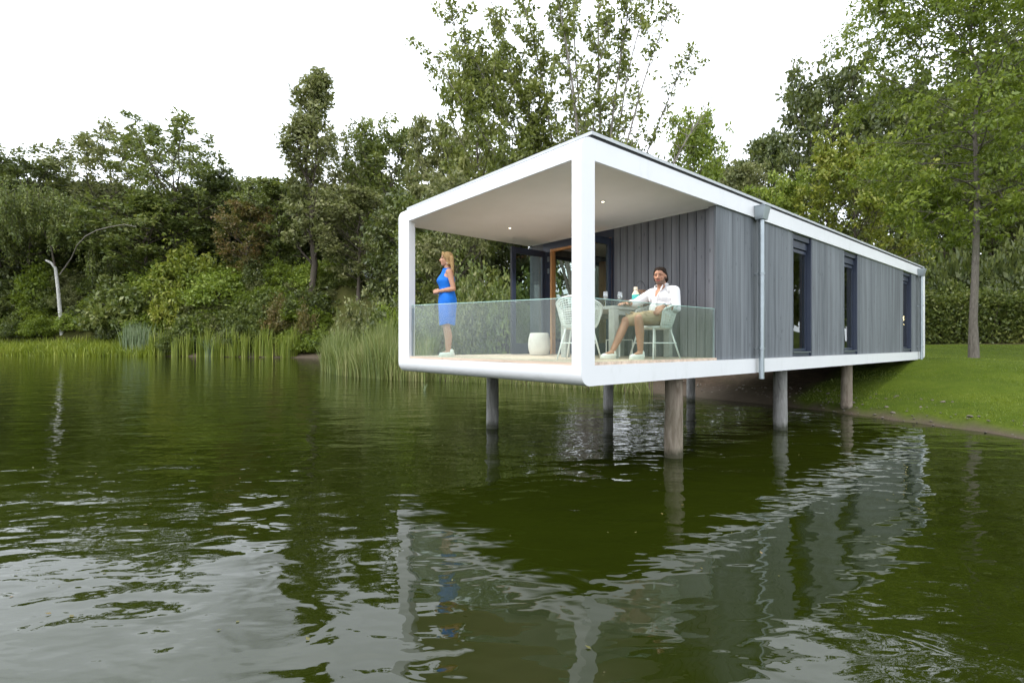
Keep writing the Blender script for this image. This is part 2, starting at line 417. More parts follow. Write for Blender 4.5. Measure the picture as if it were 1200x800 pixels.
# left long wall with one big window, rear wall
lw = MB()
lw.box(3.03, 3.5, 4.061, 4.16, ZD+.004, ZC-.002); lw.box(5.6, 15.6, 4.061, 4.16, ZD+.004, ZC-.002); lw.box(3.5, 5.6, 4.061, 4.16, ZD+.004, .25); lw.box(3.5, 5.6, 4.061, 4.16, 2.12, ZC-.002)
lw.build('far_side_cladding', M['clad_side'], lodge)
MB().box(15.61, 15.66, .15, WID-.15, ZD+.01, ZC-.01).build('end_cladding', M['clad_side'], lodge)
wi = MB()
for x0, x1, z0, z1 in ((3.5,5.6,.25,.32),(3.5,5.6,2.05,2.12),(3.5,3.57,.32,2.05),(5.53,5.6,.32,2.05),(4.52,4.58,.32,2.05)):
    wi.box(x0, x1, 4.07, 4.13, z0, z1)
wf = wi.build('window', M['navy'], lodge)
MB().box(3.57, 5.53, 4.095, 4.103, .32, 2.05).build('pane', M['pane'], wf)
# interior
MB().box(3.03, 15.6, .14, WID-.145, ZD-.01, -.004).build('interior_floor', M['innerfloor'], lodge)
iw = MB()
iw.box(7.4, 7.5, 1.2, 4.05, 0, ZC-.002); iw.box(11.2, 11.3, .15, 4.05, 0, ZC-.002); iw.box(5.62, 15.5, 3.98, 4.055, 0, ZC-.002)
iw.build('interior_wall', M['inner'], lodge)
MB().box(9.0, 9.05, .55, 2.6, 0, 2.2).build('interior_panel', M['innerwood'], lodge)
MB().box(8.9, 9.9, .42, .46, 0, 2.1).build('interior_panel', M['oak'], lodge)
MB().box(6.2, 7.3, .75, .79, 0, 2.1).build('interior_panel', M['innerwood'], lodge)
MB().box(15.1, 15.5, .5, 2.0, 0, 2.1).build('interior_cupboard', M['innerwood'], lodge)
MB().box(5.0, 5.6, 3.2, 3.95, 0, 2.1).build('interior_cupboard', M['innerwood'], lodge)
# slim tall windows in the long side
for w0, w1 in WIN:
    f = MB(); a, b = w0+.012, w1-.003
    f.box(a, a+.05, .045, .20, ZD+.006, ZC-.004); f.box(b-.06, b, .034, .20, ZD+.006, ZC-.004)
    f.box(a+.05, b-.06, .06, .20, ZD+.006, .045); f.box(a+.05, b-.06, .10, .20, 2.02, ZC-.004)
    f.box(a+.05, b-.06, .06, .0995, 2.16, ZC-.004)
    o = f.build('window', M['navy'], lodge, bev=.004)
    g = MB().box(a+.085, a+.11, .118, .15, .08, 2.0).box(b-.10, b-.075, .118, .15, .08, 2.0).box(a+.11, b-.10, .118, .15, 1.94, 2.0).box(a+.11, b-.10, .118, .15, .07, .12)
    g.build('sash', M['navy'], o)
    MB().box(a+.05, b-.06, .138, .144, .045, 2.02).build('pane', M['pane'], o)
    MB().box(a+.05, b-.06, .030, .118, .0452, .058).build('sill', M['zinc'], o)
    # gathered curtain inside
# terrace door: fixed frame and two leaves folded out
df = MB()
df.box(3.005, 3.12, 1.935, 3.755, 2.10, ZC-.002); df.box(3.005, 3.12, 3.52, 3.755, .003, 2.10)
df.box(3.005, 3.12, 1.935, 1.975, .003, 2.10)
dfo = df.build('door_frame', M['navy'], lodge, bev=.003)
MB().box(2.992, 3.10, 1.9755, 2.02, .003, 2.06).box(2.992, 3.10, 3.475, 3.5195, .003, 2.099).box(3.01, 3.10, 2.02, 3.475, 2.06, 2.099).build('jamb_lining', M['oak'], dfo)
for z in (1.62, 1.86): MB().box(2.988, 3.0045, 3.55, 3.60, z, z+.10).build('hinge', M['zinc'], dfo)
def leaf(tc, handle):
    s0, s1 = 2.09, 2.985; lf = MB(); y0, y1 = tc-.026, tc+.026
    lf.box(s0, s0+.10, y0, y1, .012, 2.07); lf.box(s1-.10, s1, y0, y1, .012, 2.07)
    lf.box(s0+.10, s1-.10, y0, y1, .012, .22); lf.box(s0+.10, s1-.10, y0, y1, 1.95, 2.07)
    o = lf.build('door', M['navy'], lodge, bev=.004)
    MB().box(s0+.10, s1-.10, tc-.012, tc+.012, .22, 1.95).build('pane', M['pane'], o)
    MB().box(s0-.006, s0-.0005, y0+.006, y1-.006, .02, 2.06).build('edge_seal', M['black'], o)
    MB().tube([(s0+.05, y0-.001, 1.0),(s0+.05, y0-.05, 1.0),(s0+.17, y0-.05, 1.0)], .01, 8).build('handle', M['silver'], o)
leaf(3.66, 1); leaf(1.985, 0)
# rear glazed partition seen through the door
pf = MB()
for y0, y1, z0, z1 in ((2.0,4.0,1.78,1.92),(2.0,2.08,0,1.78),(3.0,3.07,0,1.78)): pf.box(5.9, 5.96, y0, y1, z0, z1)
pfo = pf.build('interior_partition', M['navy'], lodge)
MB().box(5.925, 5.935, 2.08, 3.0, 0.01, 1.78).build('pane', M['pane'], pfo)
# downlights in the terrace ceiling
def at_ceiling(px, py):
    D = F*(ZC-CAMZ)/(HZ-py); X = (px-600)/F*D; dx, dy = X-CX, D-CY
    return dx*ca+dy*sa, -dx*sa+dy*ca
for px, py in ((597.5,266.5),(706.5,235.5)):
    s, t = at_ceiling(px, py)
    d = MB().lathe([(.04,0),(.04,-.006),(.024,-.007),(.024,-.001)], 20, (s,t,ZC-.0065)).build('downlight', M['trim'], lodge)
    MB().lathe([(.020,-.0072),(.020,-.009)], 16, (s,t,ZC-.0065)).build('bulb', M['lit'], d)
    LS = bpy.data.lights.new('downlight','SPOT'); LS.energy = 170; LS.spot_size = R(98); LS.spot_blend = .6; LS.shadow_soft_size = .05; LS.color = (1,.95,.89)
    lo_ = bpy.data.objects.new('downlight_lamp', LS); COL.objects.link(lo_); lo_.location = HW(s,t,ZC-.03)
# railing glass (the front pane rises slightly to the left)
g = MB(); zr = .725
g.add([(.05,.145,-.01),(.05,3.835,-.01),(.05,3.835,.85),(.05,.145,zr),(.065,.145,-.01),(.065,3.835,-.01),(.065,3.835,.85),(.065,.145,zr)],
      [(0,3,2,1),(4,5,6,7),(0,1,5,4),(1,2,6,5),(2,3,7,6),(3,0,4,7)])
g1 = g.build('railing_pane', M['rail'], lodge)
g2 = MB().box(.232, 2.985, .05, .065, -.01, zr).build('railing_pane', M['rail'], lodge)
M['edge'] = mat_plain('glass_edge', (.42,.66,.60), .15, bmp=0)
MB().add([(.049,.15,zr),(.049,3.83,.85),(.066,3.83,.85),(.066,.15,zr),(.049,.15,zr+.007),(.049,3.83,.857),(.066,3.83,.857),(.066,.15,zr+.007)],[(0,1,2,3),(4,7,6,5),(0,4,5,1),(1,5,6,2),(2,6,7,3),(3,7,4,0)]).build('polished_edge', M['edge'], g1)
MB().box(.232, 2.985, .049, .066, zr, zr+.007).build('polished_edge', M['edge'], g2)
cl = MB().box(.0495, .0655, 3.80, 3.838, .0, .80).build('clamp_profile', M['zinc'], g1)
MB().box(2.972, 2.988, .045, .07, .0, zr).build('clamp_profile', M['zinc'], g2)
# downpipes
for s, rr in ((4.27,.042),(15.02,.038)):
    yy = -.075
    p = MB().tube([(s,yy,2.23),(s,yy,-.05),(s,yy,-.36)], rr, 16).build('downpipe', M['zinc'], lodge, smooth=40)
    hp = MB(); a, b = .115, .085
    hp.add([(s-b,yy-.06,2.225),(s+b,yy-.06,2.225),(s+b,-.003,2.225),(s-b,-.003,2.225),(s-a,yy-.10,2.43),(s+a,yy-.10,2.43),(s+a,-.003,2.43),(s-a,-.003,2.43)],
           [(0,3,2,1),(4,5,6,7),(0,1,5,4),(1,2,6,5),(2,3,7,6),(3,0,4,7)])
    hp.box(s-a-.006, s+a+.006, yy-.108, -.003, 2.4305, 2.447)
    hp.build('hopper', M['zinc'], p, bev=.004)
    for z in (1.35, .13):
        MB().lathe([(rr+.004,-.02),(rr+.012,-.018),(rr+.012,-.008),(rr+.004,-.006),(rr+.004,.006),(rr+.012,.008),(rr+.012,.018),(rr+.004,.02)], 16, (s,yy,z)).box(s-.012, s+.012, yy+rr, .03, z-.012, z+.012).build('bracket', M['zinc'], p)
# piles
PILES = [(2.30,.30,.128,'pile_brown'),(5.92,.30,.122,'pile'),(9.64,.30,.12,'pile_brown'),
         (1.86,3.95,.118,'pile'),(5.35,3.95,.118,'pile'),(9.0,3.95,.118,'pile')]
for s, t, rad, mt in PILES:
    pts = [(s+rng.uniform(-.006,.006), t+rng.uniform(-.006,.006), z) for z in (-3.2,-2.2,-1.5,-1.1,-.7,ZB+.05)]
    MB().tube(pts, [rad*rng.uniform(.96,1.04) for _ in pts], 20).build('pile', M[mt], lodge, smooth=50)
# pendant lamp glowing behind the rear window
pl = empty('pendant_lamp', HW(14.8, .27, 0), ANG, 'small lit pendant lamp glowing behind the rearmost window of the lodge', 'lamp')
MB().tube([(0,0,ZC),(0,0,1.06)], .006, 6).build('cord', M['black'], pl)
MB().lathe([(.02,1.06),(.055,1.03),(.07,.97),(.06,.92),(.03,.90)], 16).build('lamp_shade', M['lamp'], pl, smooth=True)
MB().lathe([(.025,.76),(.045,.79),(.025,.83)], 12).build('bulb', M['lamp'], pl, smooth=True)

# ================================================================== TERRACE FURNITURE
# table
TS0, TS1, TT0, TT1 = 1.46, 2.92, .70, 1.74
tb = empty('dining_table', HW((TS0+TS1)/2, (TT0+TT1)/2), ANG, 'grey dining table with thick square legs set for drinks on the terrace', 'table')
hx, hy = (TS1-TS0)/2, (TT1-TT0)/2
MB().box(-hx, hx, -hy, hy, .695, .74).build('tabletop', M['table'], tb, bev=.004)
MB().box(-hx+.09, hx-.09, -hy+.04, -hy+.06, .62, .6945).box(-hx+.09, hx-.09, hy-.06, hy-.04, .62, .6945).build('apron', M['table'], tb)
for a in (-1,1):
    for b in (-1,1):
        x, y = a*(hx-.055), b*(hy-.055)
        MB().box(x-.05, x+.05, y-.05, y+.05, 0, .6945).build('leg', M['table'], tb, bev=.004)
# wicker chair
def make_chair(label):
    c = empty('wicker_armchair', (0,0,0), 0, label, 'chair', 'white wicker armchairs at the dining table')
    sh = MB(); a0 = R(112); nu = 27; nv = 13
    def P(u, v):                       # u -1..1 around the back (0 = back middle), v 0..1 from seat to rim
        th = math.pi + u*a0
        rim = .66+.17*math.cos(u*a0*.62)**2 if abs(u) < .99 else .655
        rr = .215+.085*v**.7
        z = .43+(rim-.43)*v
        ex = 1.06 if math.cos(th) < 0 else .98
        return Vector((rr*ex*math.cos(th)-.04*v*max(0,-math.cos(th)), rr*1.02*math.sin(th), z))
    for j in range(nv+1):
        v = j/nv
        sh.tube([P(-1+2*i/nu, v) for i in range(nu+1)], .0062 if j < nv else .014, 6)
    for i in range(nu+1):
        u = -1+2*i/nu
        sh.tube([P(u, k/5) for k in range(6)], .0045 if 0 < i < nu else .012, 5)
    sh.build('woven_shell', M['wicker'], c, smooth=True)
    st = MB().lathe([(.01,.405),(.19,.41),(.222,.43),(.225,.445),(.20,.455),(.01,.45)], 28)
    st.build('seat', M['wicker'], c, smooth=True)
    for a in (-1,1):
        for b in (-1,1):
            MB().tube([(a*.15,b*.15,.42),(a*.245,b*.245,.0)], [.013,.011], 8).build('leg', M['chairleg'], c, smooth=True)
    q = .2055
    MB().tube([(q,q,.22),(q,-q,.22),(-q,-q,.22),(-q,q,.22)], .008, 6, closed=True).build('stretcher', M['chairleg'], c)
    return c
ch = make_chair('white wicker armchair with its back to the lake, half behind the white corner post')
ch.location = HW(1.0, .93); ch.rotation_euler.z = ANG+R(28)
ch2 = copy_tree(ch); ch2['label'] = 'white wicker armchair that the bearded man in the white shirt sits in'
MANLOC = HW(1.97, .40); MANROT = R(180+27)
ch2.location = MANLOC; ch2.rotation_euler.z = MANROT
# low wire frame under the table
fs = empty('wire_footstool', HW(2.28, 1.25), ANG, 'low white wire frame standing under the grey dining table', 'stool')
for y in (-.13,.13):
    MB().tube([(-.16,y,.008),(-.16,y,.27),(.16,y,.27),(.16,y,.008)], .008, 8).build('wire_leg', M['chairleg'], fs)
MB().box(-.16, .16, -.12, .12, .262, .272).build('seat', M['wicker'], fs)
# planter
pt = empty('planter', HW(2.05, 2.84), 0, 'empty white barrel shaped pot with fine vertical ribs on the deck', 'planter')
prof = [(.145,0),(.165,.02),(.192,.12),(.198,.2),(.188,.30),(.165,.385),(.155,.40),(.14,.40),(.14,.36)]
pm = MB(); nn = 64; vs = []; fsx = []
for r_, z_ in prof:
    for j in range(nn):
        rr = r_*(1+(.012 if j % 2 else 0)); a = 2*math.pi*j/nn; vs.append((rr*math.cos(a), rr*math.sin(a), z_))
for i in range(len(prof)-1):
    for j in range(nn): fsx.append((i*nn+j, i*nn+(j+1)%nn, (i+1)*nn+(j+1)%nn, (i+1)*nn+j))
fsx.append(tuple(range(nn-1,-1,-1))); pm.add(vs, fsx); pm.build('pot', M['pot'], pt, smooth=True)
MB().lathe([(.139,.33),(.139,.34)], 24).build('soil', M['groove'], pt)
# bottle
TZ = .7405
def on_table(px, D): 
    return Vector(((px-600)/F*D, D, TZ))
bt = empty('drink_bottle', on_table(745, 7.45), .3, 'teal bottle with a cream cap and dark band standing on the grey table', 'bottle')
MB().lathe([(.052,0),(.056,.008),(.056,.17),(.054,.185)], 24).build('body', M['teal'], bt, smooth=40)
MB().lathe([(.054,.1855),(.05,.205),(.03,.235),(.026,.25)], 24).build('shoulder', M['cream'], bt, smooth=40)
MB().lathe([(.028,.2505),(.029,.255),(.029,.293),(.026,.297)], 20).build('cap', M['cream'], bt, smooth=40)
for z0, z1 in ((.115,.135),(.075,.085)):
    lb = MB()
    for k in range(7):
        a0 = -2.4+k*.27
        vs = [(.0566*math.cos(a0+q*.2), .0566*math.sin(a0+q*.2), z) for z in (z0,z1) for q in (0,.5,1)]
        lb.add(vs, [(0,1,4,3),(1,2,5,4)])
    lb.build('printed_band', M['darkteal'], bt)
# lantern
ln = empty('rattan_lantern', on_table(750.5, 7.75), 0, 'barrel shaped brown rattan lantern with a wire handle behind the teal bottle', 'lantern')
lm = MB()
pr = [(.085,.0),(.125,.08),(.132,.14),(.11,.22),(.075,.27)]
for k in range(22):
    a = 2*math.pi*k/22; lm.tube([(r_*math.cos(a), r_*math.sin(a), z_) for r_, z_ in pr], .0065, 5)
for r_, z_ in (pr[0], pr[2], pr[4]): lm.tube([(r_*math.cos(a*math.pi/12), r_*math.sin(a*math.pi/12), z_+.004) for a in range(24)], .009, 6, closed=True)
lm.build('slats', M['rattan'], ln, smooth=True)
MB().tube([(.075*math.cos(R(a)), 0, .27+.15*math.sin(R(a))) for a in range(0,181,12)], .005, 6).build('handle', M['black'], ln)
MB().lathe([(.04,.01),(.04,.15)], 16).build('candle', M['cream'], ln)
# wine glasses, bowl
for px, D, lab in ((709.5,7.35,'wine glass nearest the white corner post on the grey table'),(726.5,7.40,'wine glass beside the olive bowl on the grey table')):
    w = empty('wine_glass', on_table(px, D), 0, lab, 'glass', 'wine glasses on the dining table')
    MB().lathe([(.033,0),(.033,.003),(.006,.006),(.0045,.01),(.0045,.10)], 16).build('stem', M['tglass'], w, smooth=40)
    MB().lathe([(.005,.10),(.028,.115),(.040,.15),(.040,.18),(.033,.22),(.0325,.22),(.0393,.18),(.0393,.15),(.0275,.118),(.003,.103)], 20).build('bowl', M['tglass'], w, smooth=40)
b = empty('snack_bowl', on_table(734, 7.25), 0, 'small olive coloured bowl on the table between the glasses and the bottle', 'bowl')
MB().lathe([(.035,0),(.04,.006),(.062,.05),(.066,.075),(.061,.075),(.05,.03),(.01,.02)], 20).build('dish', M['bowl'], b, smooth=40)
sn = MB()
for k in range(9):
    sn.ell((rng.uniform(-.035,.035), rng.uniform(-.035,.035), .062+rng.uniform(0,.02)), (.02,.016,.014), (0,0,rng.uniform(0,3)), 8, 6)
sn.build('snacks', M['rattan'], b, smooth=True)
# small pale round fitting on the terrace wall behind the man
hk = MB().lathe([(.05,0),(.055,.01),(.055,.03),(.03,.04)], 16).box(-.02,.02,0,.10,.005,.02)
o = hk.build('wall_fitting', M['silver'], None, loc=HW(2.902,.80,1.12), rot=ANG-R(90), smooth=40); tag(o, 'small pale round fitting fixed on the dark cladding behind the man', 'fitting')
# ================================================================== PEOPLE
def head(mb, c, rot, s=1.0, man=False):
    """closed pieces of a head looking along local +x; rot = Euler; c = centre"""
    Mr = Euler(rot).to_matrix(); c = Vector(c)
    def T(p): return c + Mr@(Vector(p)*s)
    mb.ell(T((-.012,0,.025)), (.098*s,.076*s,.092*s), rot)          # cranium
    mb.ell(T((.022,0,-.035)), (.068*s,.060*s,.078*s), rot)          # face
    mb.ell(T((.042,0,-.092)), ((.036 if not man else .040)*s,(.034 if not man else .042)*s,.026*s), rot)   # chin
    mb.capsule(T((-.005,.045,-.06)), .022*s, T((.04,.018,-.09)), .022*s, 10); mb.capsule(T((-.005,-.045,-.06)), .022*s, T((.04,-.018,-.09)), .022*s, 10)
    mb.capsule(T((.082,0,.008)), .009*s, T((.104,0,-.030)), .013*s, 10)   # nose
    mb.ell(T((.093,.011,-.034)), (.012*s,.009*s,.009*s), rot); mb.ell(T((.093,-.011,-.034)), (.012*s,.009*s,.009*s), rot)
    mb.capsule(T((.080,-.016,-.058)), .007*s, T((.080,.016,-.058)), .007*s, 8); mb.capsule(T((.078,-.014,-.068)), .008*s, T((.078,.014,-.068)), .008*s, 8)  # lips
    mb.capsule(T((.074,-.045,.018)), .012*s, T((.074,.045,.018)), .012*s, 8)      # brow ridge
    mb.ell(T((.056,.036,-.028)), (.026*s,.02*s,.02*s), rot); mb.ell(T((.056,-.036,-.028)), (.026*s,.02*s,.02*s), rot)   # cheeks
    for y in (-1,1): mb.ell(T((-.012,y*.077,-.012)), (.018*s,.009*s,.032*s), (rot[0],rot[1],rot[2]))   # ears
    return T
def paint(o, fn):
    """assign material slots by face centre (eyes, lips, brows, beard)"""
    me = o.data
    for p in me.polygons:
        i = fn(p.center)
        if i: p.material_index = i
def face_slots(T, s, man=False):
    eyes = [T((.078,y*.031,-.0)) for y in (-1,1)]; irs = [T((.084,y*.031,-.001)) for y in (-1,1)]
    brows = [(T((.086,y*.014,.022)), T((.074,y*.05,.024))) for y in (-1,1)]
    lips = (T((.084,-.021,-.063)), T((.084,.021,-.063)))
    def seg(p, a, b):
        d = b-a; t = max(0,min(1,(p-a).dot(d)/d.length_squared)); return (p-a-d*t).length
    def fn(p):
        if min((p-e).length for e in irs) < .0095*s: return 2
        if min(seg(p,a,b) for a,b in brows) < .0065*s: return 4
        if seg(p,*lips) < .008*s: return 1
        if man:
            q = p
            if seg(q, T((.05,-.045,-.095)), T((.085,0,-.105))) < .034*s or seg(q, T((.05,.045,-.095)), T((.085,0,-.105))) < .034*s or seg(q, T((.088,-.026,-.05)), T((.088,.026,-.05))) < .008*s \
               or seg(q, T((.0,.075,-.04)), T((.04,.05,-.1))) < .03*s or seg(q, T((.0,-.075,-.04)), T((.04,-.05,-.1))) < .03*s: return 5
        return 0
    return fn
def hand(mb, wrist, direc, palmn, side, curl=.6, s=1.0, spread=.10):
    """palm, four unequal bent fingers and a thumb leaving the side of the palm"""
    w = Vector(wrist); d = Vector(direc).normalized(); n_ = Vector(palmn); n_ = (n_-d*n_.dot(d)).normalized(); a = d.cross(n_)*side
    L = .088*s
    for k in range(4):
        off = (k-1.5)*.0195*s
        mb.capsule(w+d*.004+a*off*.6, .0135*s, w+d*L+a*off, .0115*s, 10)
    for k, ln_ in enumerate((.066,.078,.072,.055)):
        off = (k-1.5)*.0205*s; p = w+d*L+a*off; dd = (d+a*((k-1.5)*spread)).normalized()
        for q, fr_ in enumerate((.45,.32,.23)):
            th = curl*(q+.6)*.75
            v = (dd*math.cos(th)+n_*math.sin(th)).normalized(); p2 = p+v*(ln_*fr_*s)
            mb.capsule(p, (.0095-.0008*q)*s, p2, (.0088-.0008*q)*s, 8, 3); p = p2
    p = w+d*.022*s-a*.030*s
    v1 = (d*.75-a*.65+n_*.25).normalized(); v2 = (d*.95-a*.15+n_*.4).normalized()
    mb.capsule(w+d*.01-a*.012*s, .014*s, p, .0125*s, 8); p2 = p+v1*.034*s; mb.capsule(p, .0118*s, p2, .0105*s, 8); mb.capsule(p2, .0105*s, p2+v2*.028*s, .0088*s, 8)

def shoe(parent, toe, heel, mats, h=.075):
    toe = Vector(toe); heel = Vector(heel); d = (toe-heel); L = d.length; d.normalize(); a = Vector((-d.y, d.x, 0)).normalized()
    u = MB()
    u.capsule(heel+d*.035+Vector((0,0,.045)), .036, heel+d*.09+Vector((0,0,.05)), .040, 14)
    u.capsule(heel+d*.09+Vector((0,0,.05)), .040, toe-d*.05+Vector((0,0,.034)), .033, 14)
    u.capsule(toe-d*.07+Vector((0,0,.036)), .038, toe-d*.042+Vector((0,0,.032)), .033, 14)
    u.capsule(heel+d*.045+Vector((0,0,.06)), .038, heel+d*.05+Vector((0,0,.085)), .041, 14)
    o = u.blob('shoe', [mats[0]], parent, .006, 4)
    # sole: rounded slab
    so = MB(); n = 20; vs = []
    for z in (0,.022):
        for i in range(n):
            t = 2*math.pi*i/n; x = math.cos(t); wv = .040 if x > 0 else .034
            c = (heel+toe)/2; p = c+d*(x*L/2)+a*(math.sin(t)*wv*1.05); vs.append((p.x,p.y,z+toe.z))
    fs_ = [tuple(range(n-1,-1,-1)), tuple(range(n,2*n))]+[(i,(i+1)%n,(i+1)%n+n,i+n) for i in range(n)]
    so.add(vs, fs_); so.build('sole', mats[1], o)
    return o

# ---- standing woman
WPOS = Vector((-1.05, 8.22, 0)); 
wm = empty('person', WPOS, R(180+12), 'standing woman with blonde hair in a sleeveless blue dress, hands folded in front', 'person')
b = MB()
b.ell((-.015,0,.93), (.125,.165,.13)); b.ell((-.005,0,1.07), (.098,.132,.13)); b.ell((0,0,1.22), (.108,.150,.155))
b.ell((.07,.068,1.225), (.062,.062,.062)); b.ell((.07,-.068,1.225), (.062,.062,.062))
b.capsule((-.02,-.125,1.355), .052, (-.02,.125,1.355), .052)
b.capsule((-.022,0,1.36), .062, (-.004,0,1.49), .050)
for y in (1,-1):
    b.chain([((-.01,y*.085,.90),.098),((.015,y*.078,.50),.058)]); b.capsule((.01,y*.078,.48), .056, (-.02,y*.074,.33), .058); b.capsule((-.02,y*.074,.33), .057, (-.02,y*.07,.10), .036)
    b.capsule((-.03,y*.07,.07), .036, (.07,y*.075,.045), .028)
for y, hx_, hy_, hz in ((1,.235,.028,1.045),(-1,.235,-.03,1.03)):
    S_ = Vector((-.025,y*.172,1.345)); E = Vector((-.085,y*.225,1.075)); W_ = Vector((.13,y*.105,1.045))
    b.capsule(S_, .052, (S_+E)/2, .045); b.capsule((S_+E)/2, .045, E, .037); b.capsule(E, .038, E+(W_-E)*.35, .039); b.capsule(E+(W_-E)*.35, .039, W_, .025)
    hand(b, W_, Vector((hx_,hy_,hz))-W_, (.15,-y*.9,-.25) if y > 0 else (.2,.9,.1), 1 if y > 0 else -1, .75, .92, .02)
Th = head(b, (.012,0,1.572), (0,-.06,.05), .98)
body = b.blob('body', [M['skin_w'],M['lip'],M['eye'],M['eyew'],M['brow']], wm, .0065, 3)
paint(body, face_slots(Th, .98))
# dress
lv0 = [(.515,.128,.172,.0),(.60,.132,.176,.0),(.75,.142,.186,-.005),(.88,.150,.192,-.012),(.96,.142,.184,-.01),(1.04,.122,.160,-.002),(1.09,.118,.152,.0),(1.16,.130,.160,.008),(1.225,.145,.164,.014),(1.28,.130,.128,.010),(1.335,.096,.088,.004),(1.385,.084,.074,-.006),(1.415,.076,.068,-.010)]
zs = np.linspace(lv0[0][0], lv0[-1][0], 44); lv = [(z,)+tuple(np.interp(z, [q[0] for q in lv0], [q[k] for q in lv0]) for k in (1,2,3)) for z in zs]
d = MB(); nn = 48; vs = []; fsx = []
for i, (z, rx, ry, cx) in enumerate(lv):
    for j in range(nn):
        t = 2*math.pi*j/nn; wob = 1+.024*math.sin(5*t+z*9)*(1 if z < 1.0 else .4)+.014*math.sin(11*t+z*23)+.012*math.sin(z*70+2*math.sin(2*t))*math.exp(-((z-1.03)/.10)**2)
        # bust fullness to the front
        f = 1+(.10*math.exp(-((z-1.225)/.06)**2)*max(0,math.cos(t))**2)
        vs.append((cx+rx*wob*f*math.cos(t), ry*wob*math.sin(t), z-(.012*math.sin(3*t) if i == 0 else 0)))
for i in range(len(lv)-1):
    for j in range(nn): fsx.append((i*nn+j, i*nn+(j+1)%nn, (i+1)*nn+(j+1)%nn, (i+1)*nn+j))
d.add(vs, fsx)
o = d.build('dress', M['dress'], wm, smooth=True, sub=1)
sm = o.modifiers.new('thick','SOLIDIFY'); sm.thickness = .004
MB().tube([(-.01+.075*math.cos(a), .067*math.sin(a), 1.417) for a in [2*math.pi*i/24 for i in range(24)]], .006, 6, closed=True).build('neck_strap', M['dress'], wm, smooth=True)
h = MB()
hc = Vector((.012,0,1.572))
h.ell(hc+Vector((-.022,0,.034)), (.099,.087,.091)); h.ell(hc+Vector((-.055,0,-.01)), (.068,.078,.09))
for y in (-1,1):
    h.chain([(hc+Vector((.055,y*.03,.098)),.022),(hc+Vector((.045,y*.068,.055)),.022),(hc+Vector((-.01,y*.082,.0)),.024),(hc+Vector((-.03,y*.075,-.08)),.030)])
for k in range(7):
    y = (k-3)*.026
    h.chain([(hc+Vector((-.08,y,.02)),.030),(hc+Vector((-.088,y*1.15,-.09)),.032),(hc+Vector((-.092,y*1.2,-.16)),.027),(hc+Vector((-.096-.01*(k%2),y*1.3,-.215-.02*(k%3))),.013)])
h.blob('hair', [M['blonde']], wm, .006, 3)
for y in (1,-1): shoe(wm, (.135,y*.085,.0), (-.115,y*.068,.0), (M['shoe'],M['sole']))
MB().tube([(.085+.0*a, .128+.034*math.cos(a)*.75, 1.05+.034*math.sin(a)) for a in [2*math.pi*i/16 for i in range(16)]], .006, 6, closed=True).build('bracelet', M['silver'], wm)
for y in (1,-1): MB().tube([hc+Vector((-.005,y*.086,-.035)), hc+Vector((-.005,y*.09,-.085))], .004, 6).build('earring', M['silver'], wm)

# ---- seated man (local +x = the way he faces)
mn = empty('person', MANLOC, MANROT, 'bearded dark haired man in white shirt and khaki shorts sitting in an armchair', 'person')
b = MB()
Nk = Vector((-.15,0,1.02)); hc = Vector((-.105,.0,1.165)); hr = (0,.02,R(30))
b.ell((-.07,0,.56), (.15,.175,.12)); b.ell((-.11,0,.70), (.115,.155,.14)); b.ell((-.145,0,.84), (.118,.172,.16))
b.capsule((-.17,-.15,.945), .065, (-.17,.15,.945), .065); b.capsule((-.16,0,.95), .070, (-.125,0,1.10), .058)
b.chain([((-.06,.10,.555),.088),((.20,.13,.57),.080),((.40,.14,.55),.060)]); b.chain([((.405,.14,.53),.060),((.385,.142,.36),.060)]); b.capsule((.385,.142,.36), .059, (.375,.14,.11), .038); b.capsule((.37,.14,.085), .040, (.48,.145,.05), .03)
b.chain([((-.06,-.10,.555),.088),((.18,-.13,.56),.080),((.38,-.16,.53),.060)]); b.chain([((.38,-.16,.51),.060),((.47,-.16,.34),.060)]); b.capsule((.47,-.16,.34), .059, (.61,-.15,.12), .038); b.capsule((.61,-.15,.09), .040, (.73,-.15,.055), .03)
# left arm rests on the arm of the chair, hand hanging over its front; right arm lies on the table
Sh = Vector((-.18,.205,.94)); E = Vector((-.16,.265,.69)); W_ = Vector((.09,.265,.71))
b.capsule(Sh, .062, (Sh+E)/2, .054); b.capsule((Sh+E)/2, .054, E, .043); b.capsule(E, .045, E+(W_-E)*.35, .047); b.capsule(E+(W_-E)*.35, .047, W_, .030)
hand(b, W_, (.8,-.05,-.55), (.2,-.5,-.8), 1, .7, 1.08, .06); WL = W_.copy(); EL = E.copy(); SL = Sh.copy()
Sh2 = Vector((-.16,-.205,.94)); E2 = Vector((.09,-.30,.79)); W2 = Vector((.31,-.22,.785))
b.capsule(Sh2, .062, (Sh2+E2)/2, .054); b.capsule((Sh2+E2)/2, .054, E2, .043); b.capsule(E2, .045, E2+(W2-E2)*.35, .047); b.capsule(E2+(W2-E2)*.35, .047, W2, .030)
hand(b, W2, (.95,.2,-.1), (0,0,-1), -1, .35, 1.08, .08)
Th = head(b, hc, hr, 1.06, True)
body = b.blob('body', [M['skin_m'],M['lip'],M['eye'],M['eyew'],M['brow'],M['stubble']], mn, .0068, 3)
paint(body, face_slots(Th, 1.06, True))
h = MB(); Mr = Euler(hr).to_matrix()
def HT(p): return hc+Mr@Vector(p)
h.ell(HT((-.024,0,.050)), (.100,.085,.082), hr); h.ell(HT((-.062,0,.0)), (.068,.081,.095), hr)
for k in range(5):
    y = (k-2)*.024
    h.chain([(HT((.064-abs(y)*.35,y,.082)),.018),(HT((.02,y*1.0,.108-abs(y)*.2)),.024),(HT((-.05,y*1.1,.100-abs(y)*.2)),.024)])
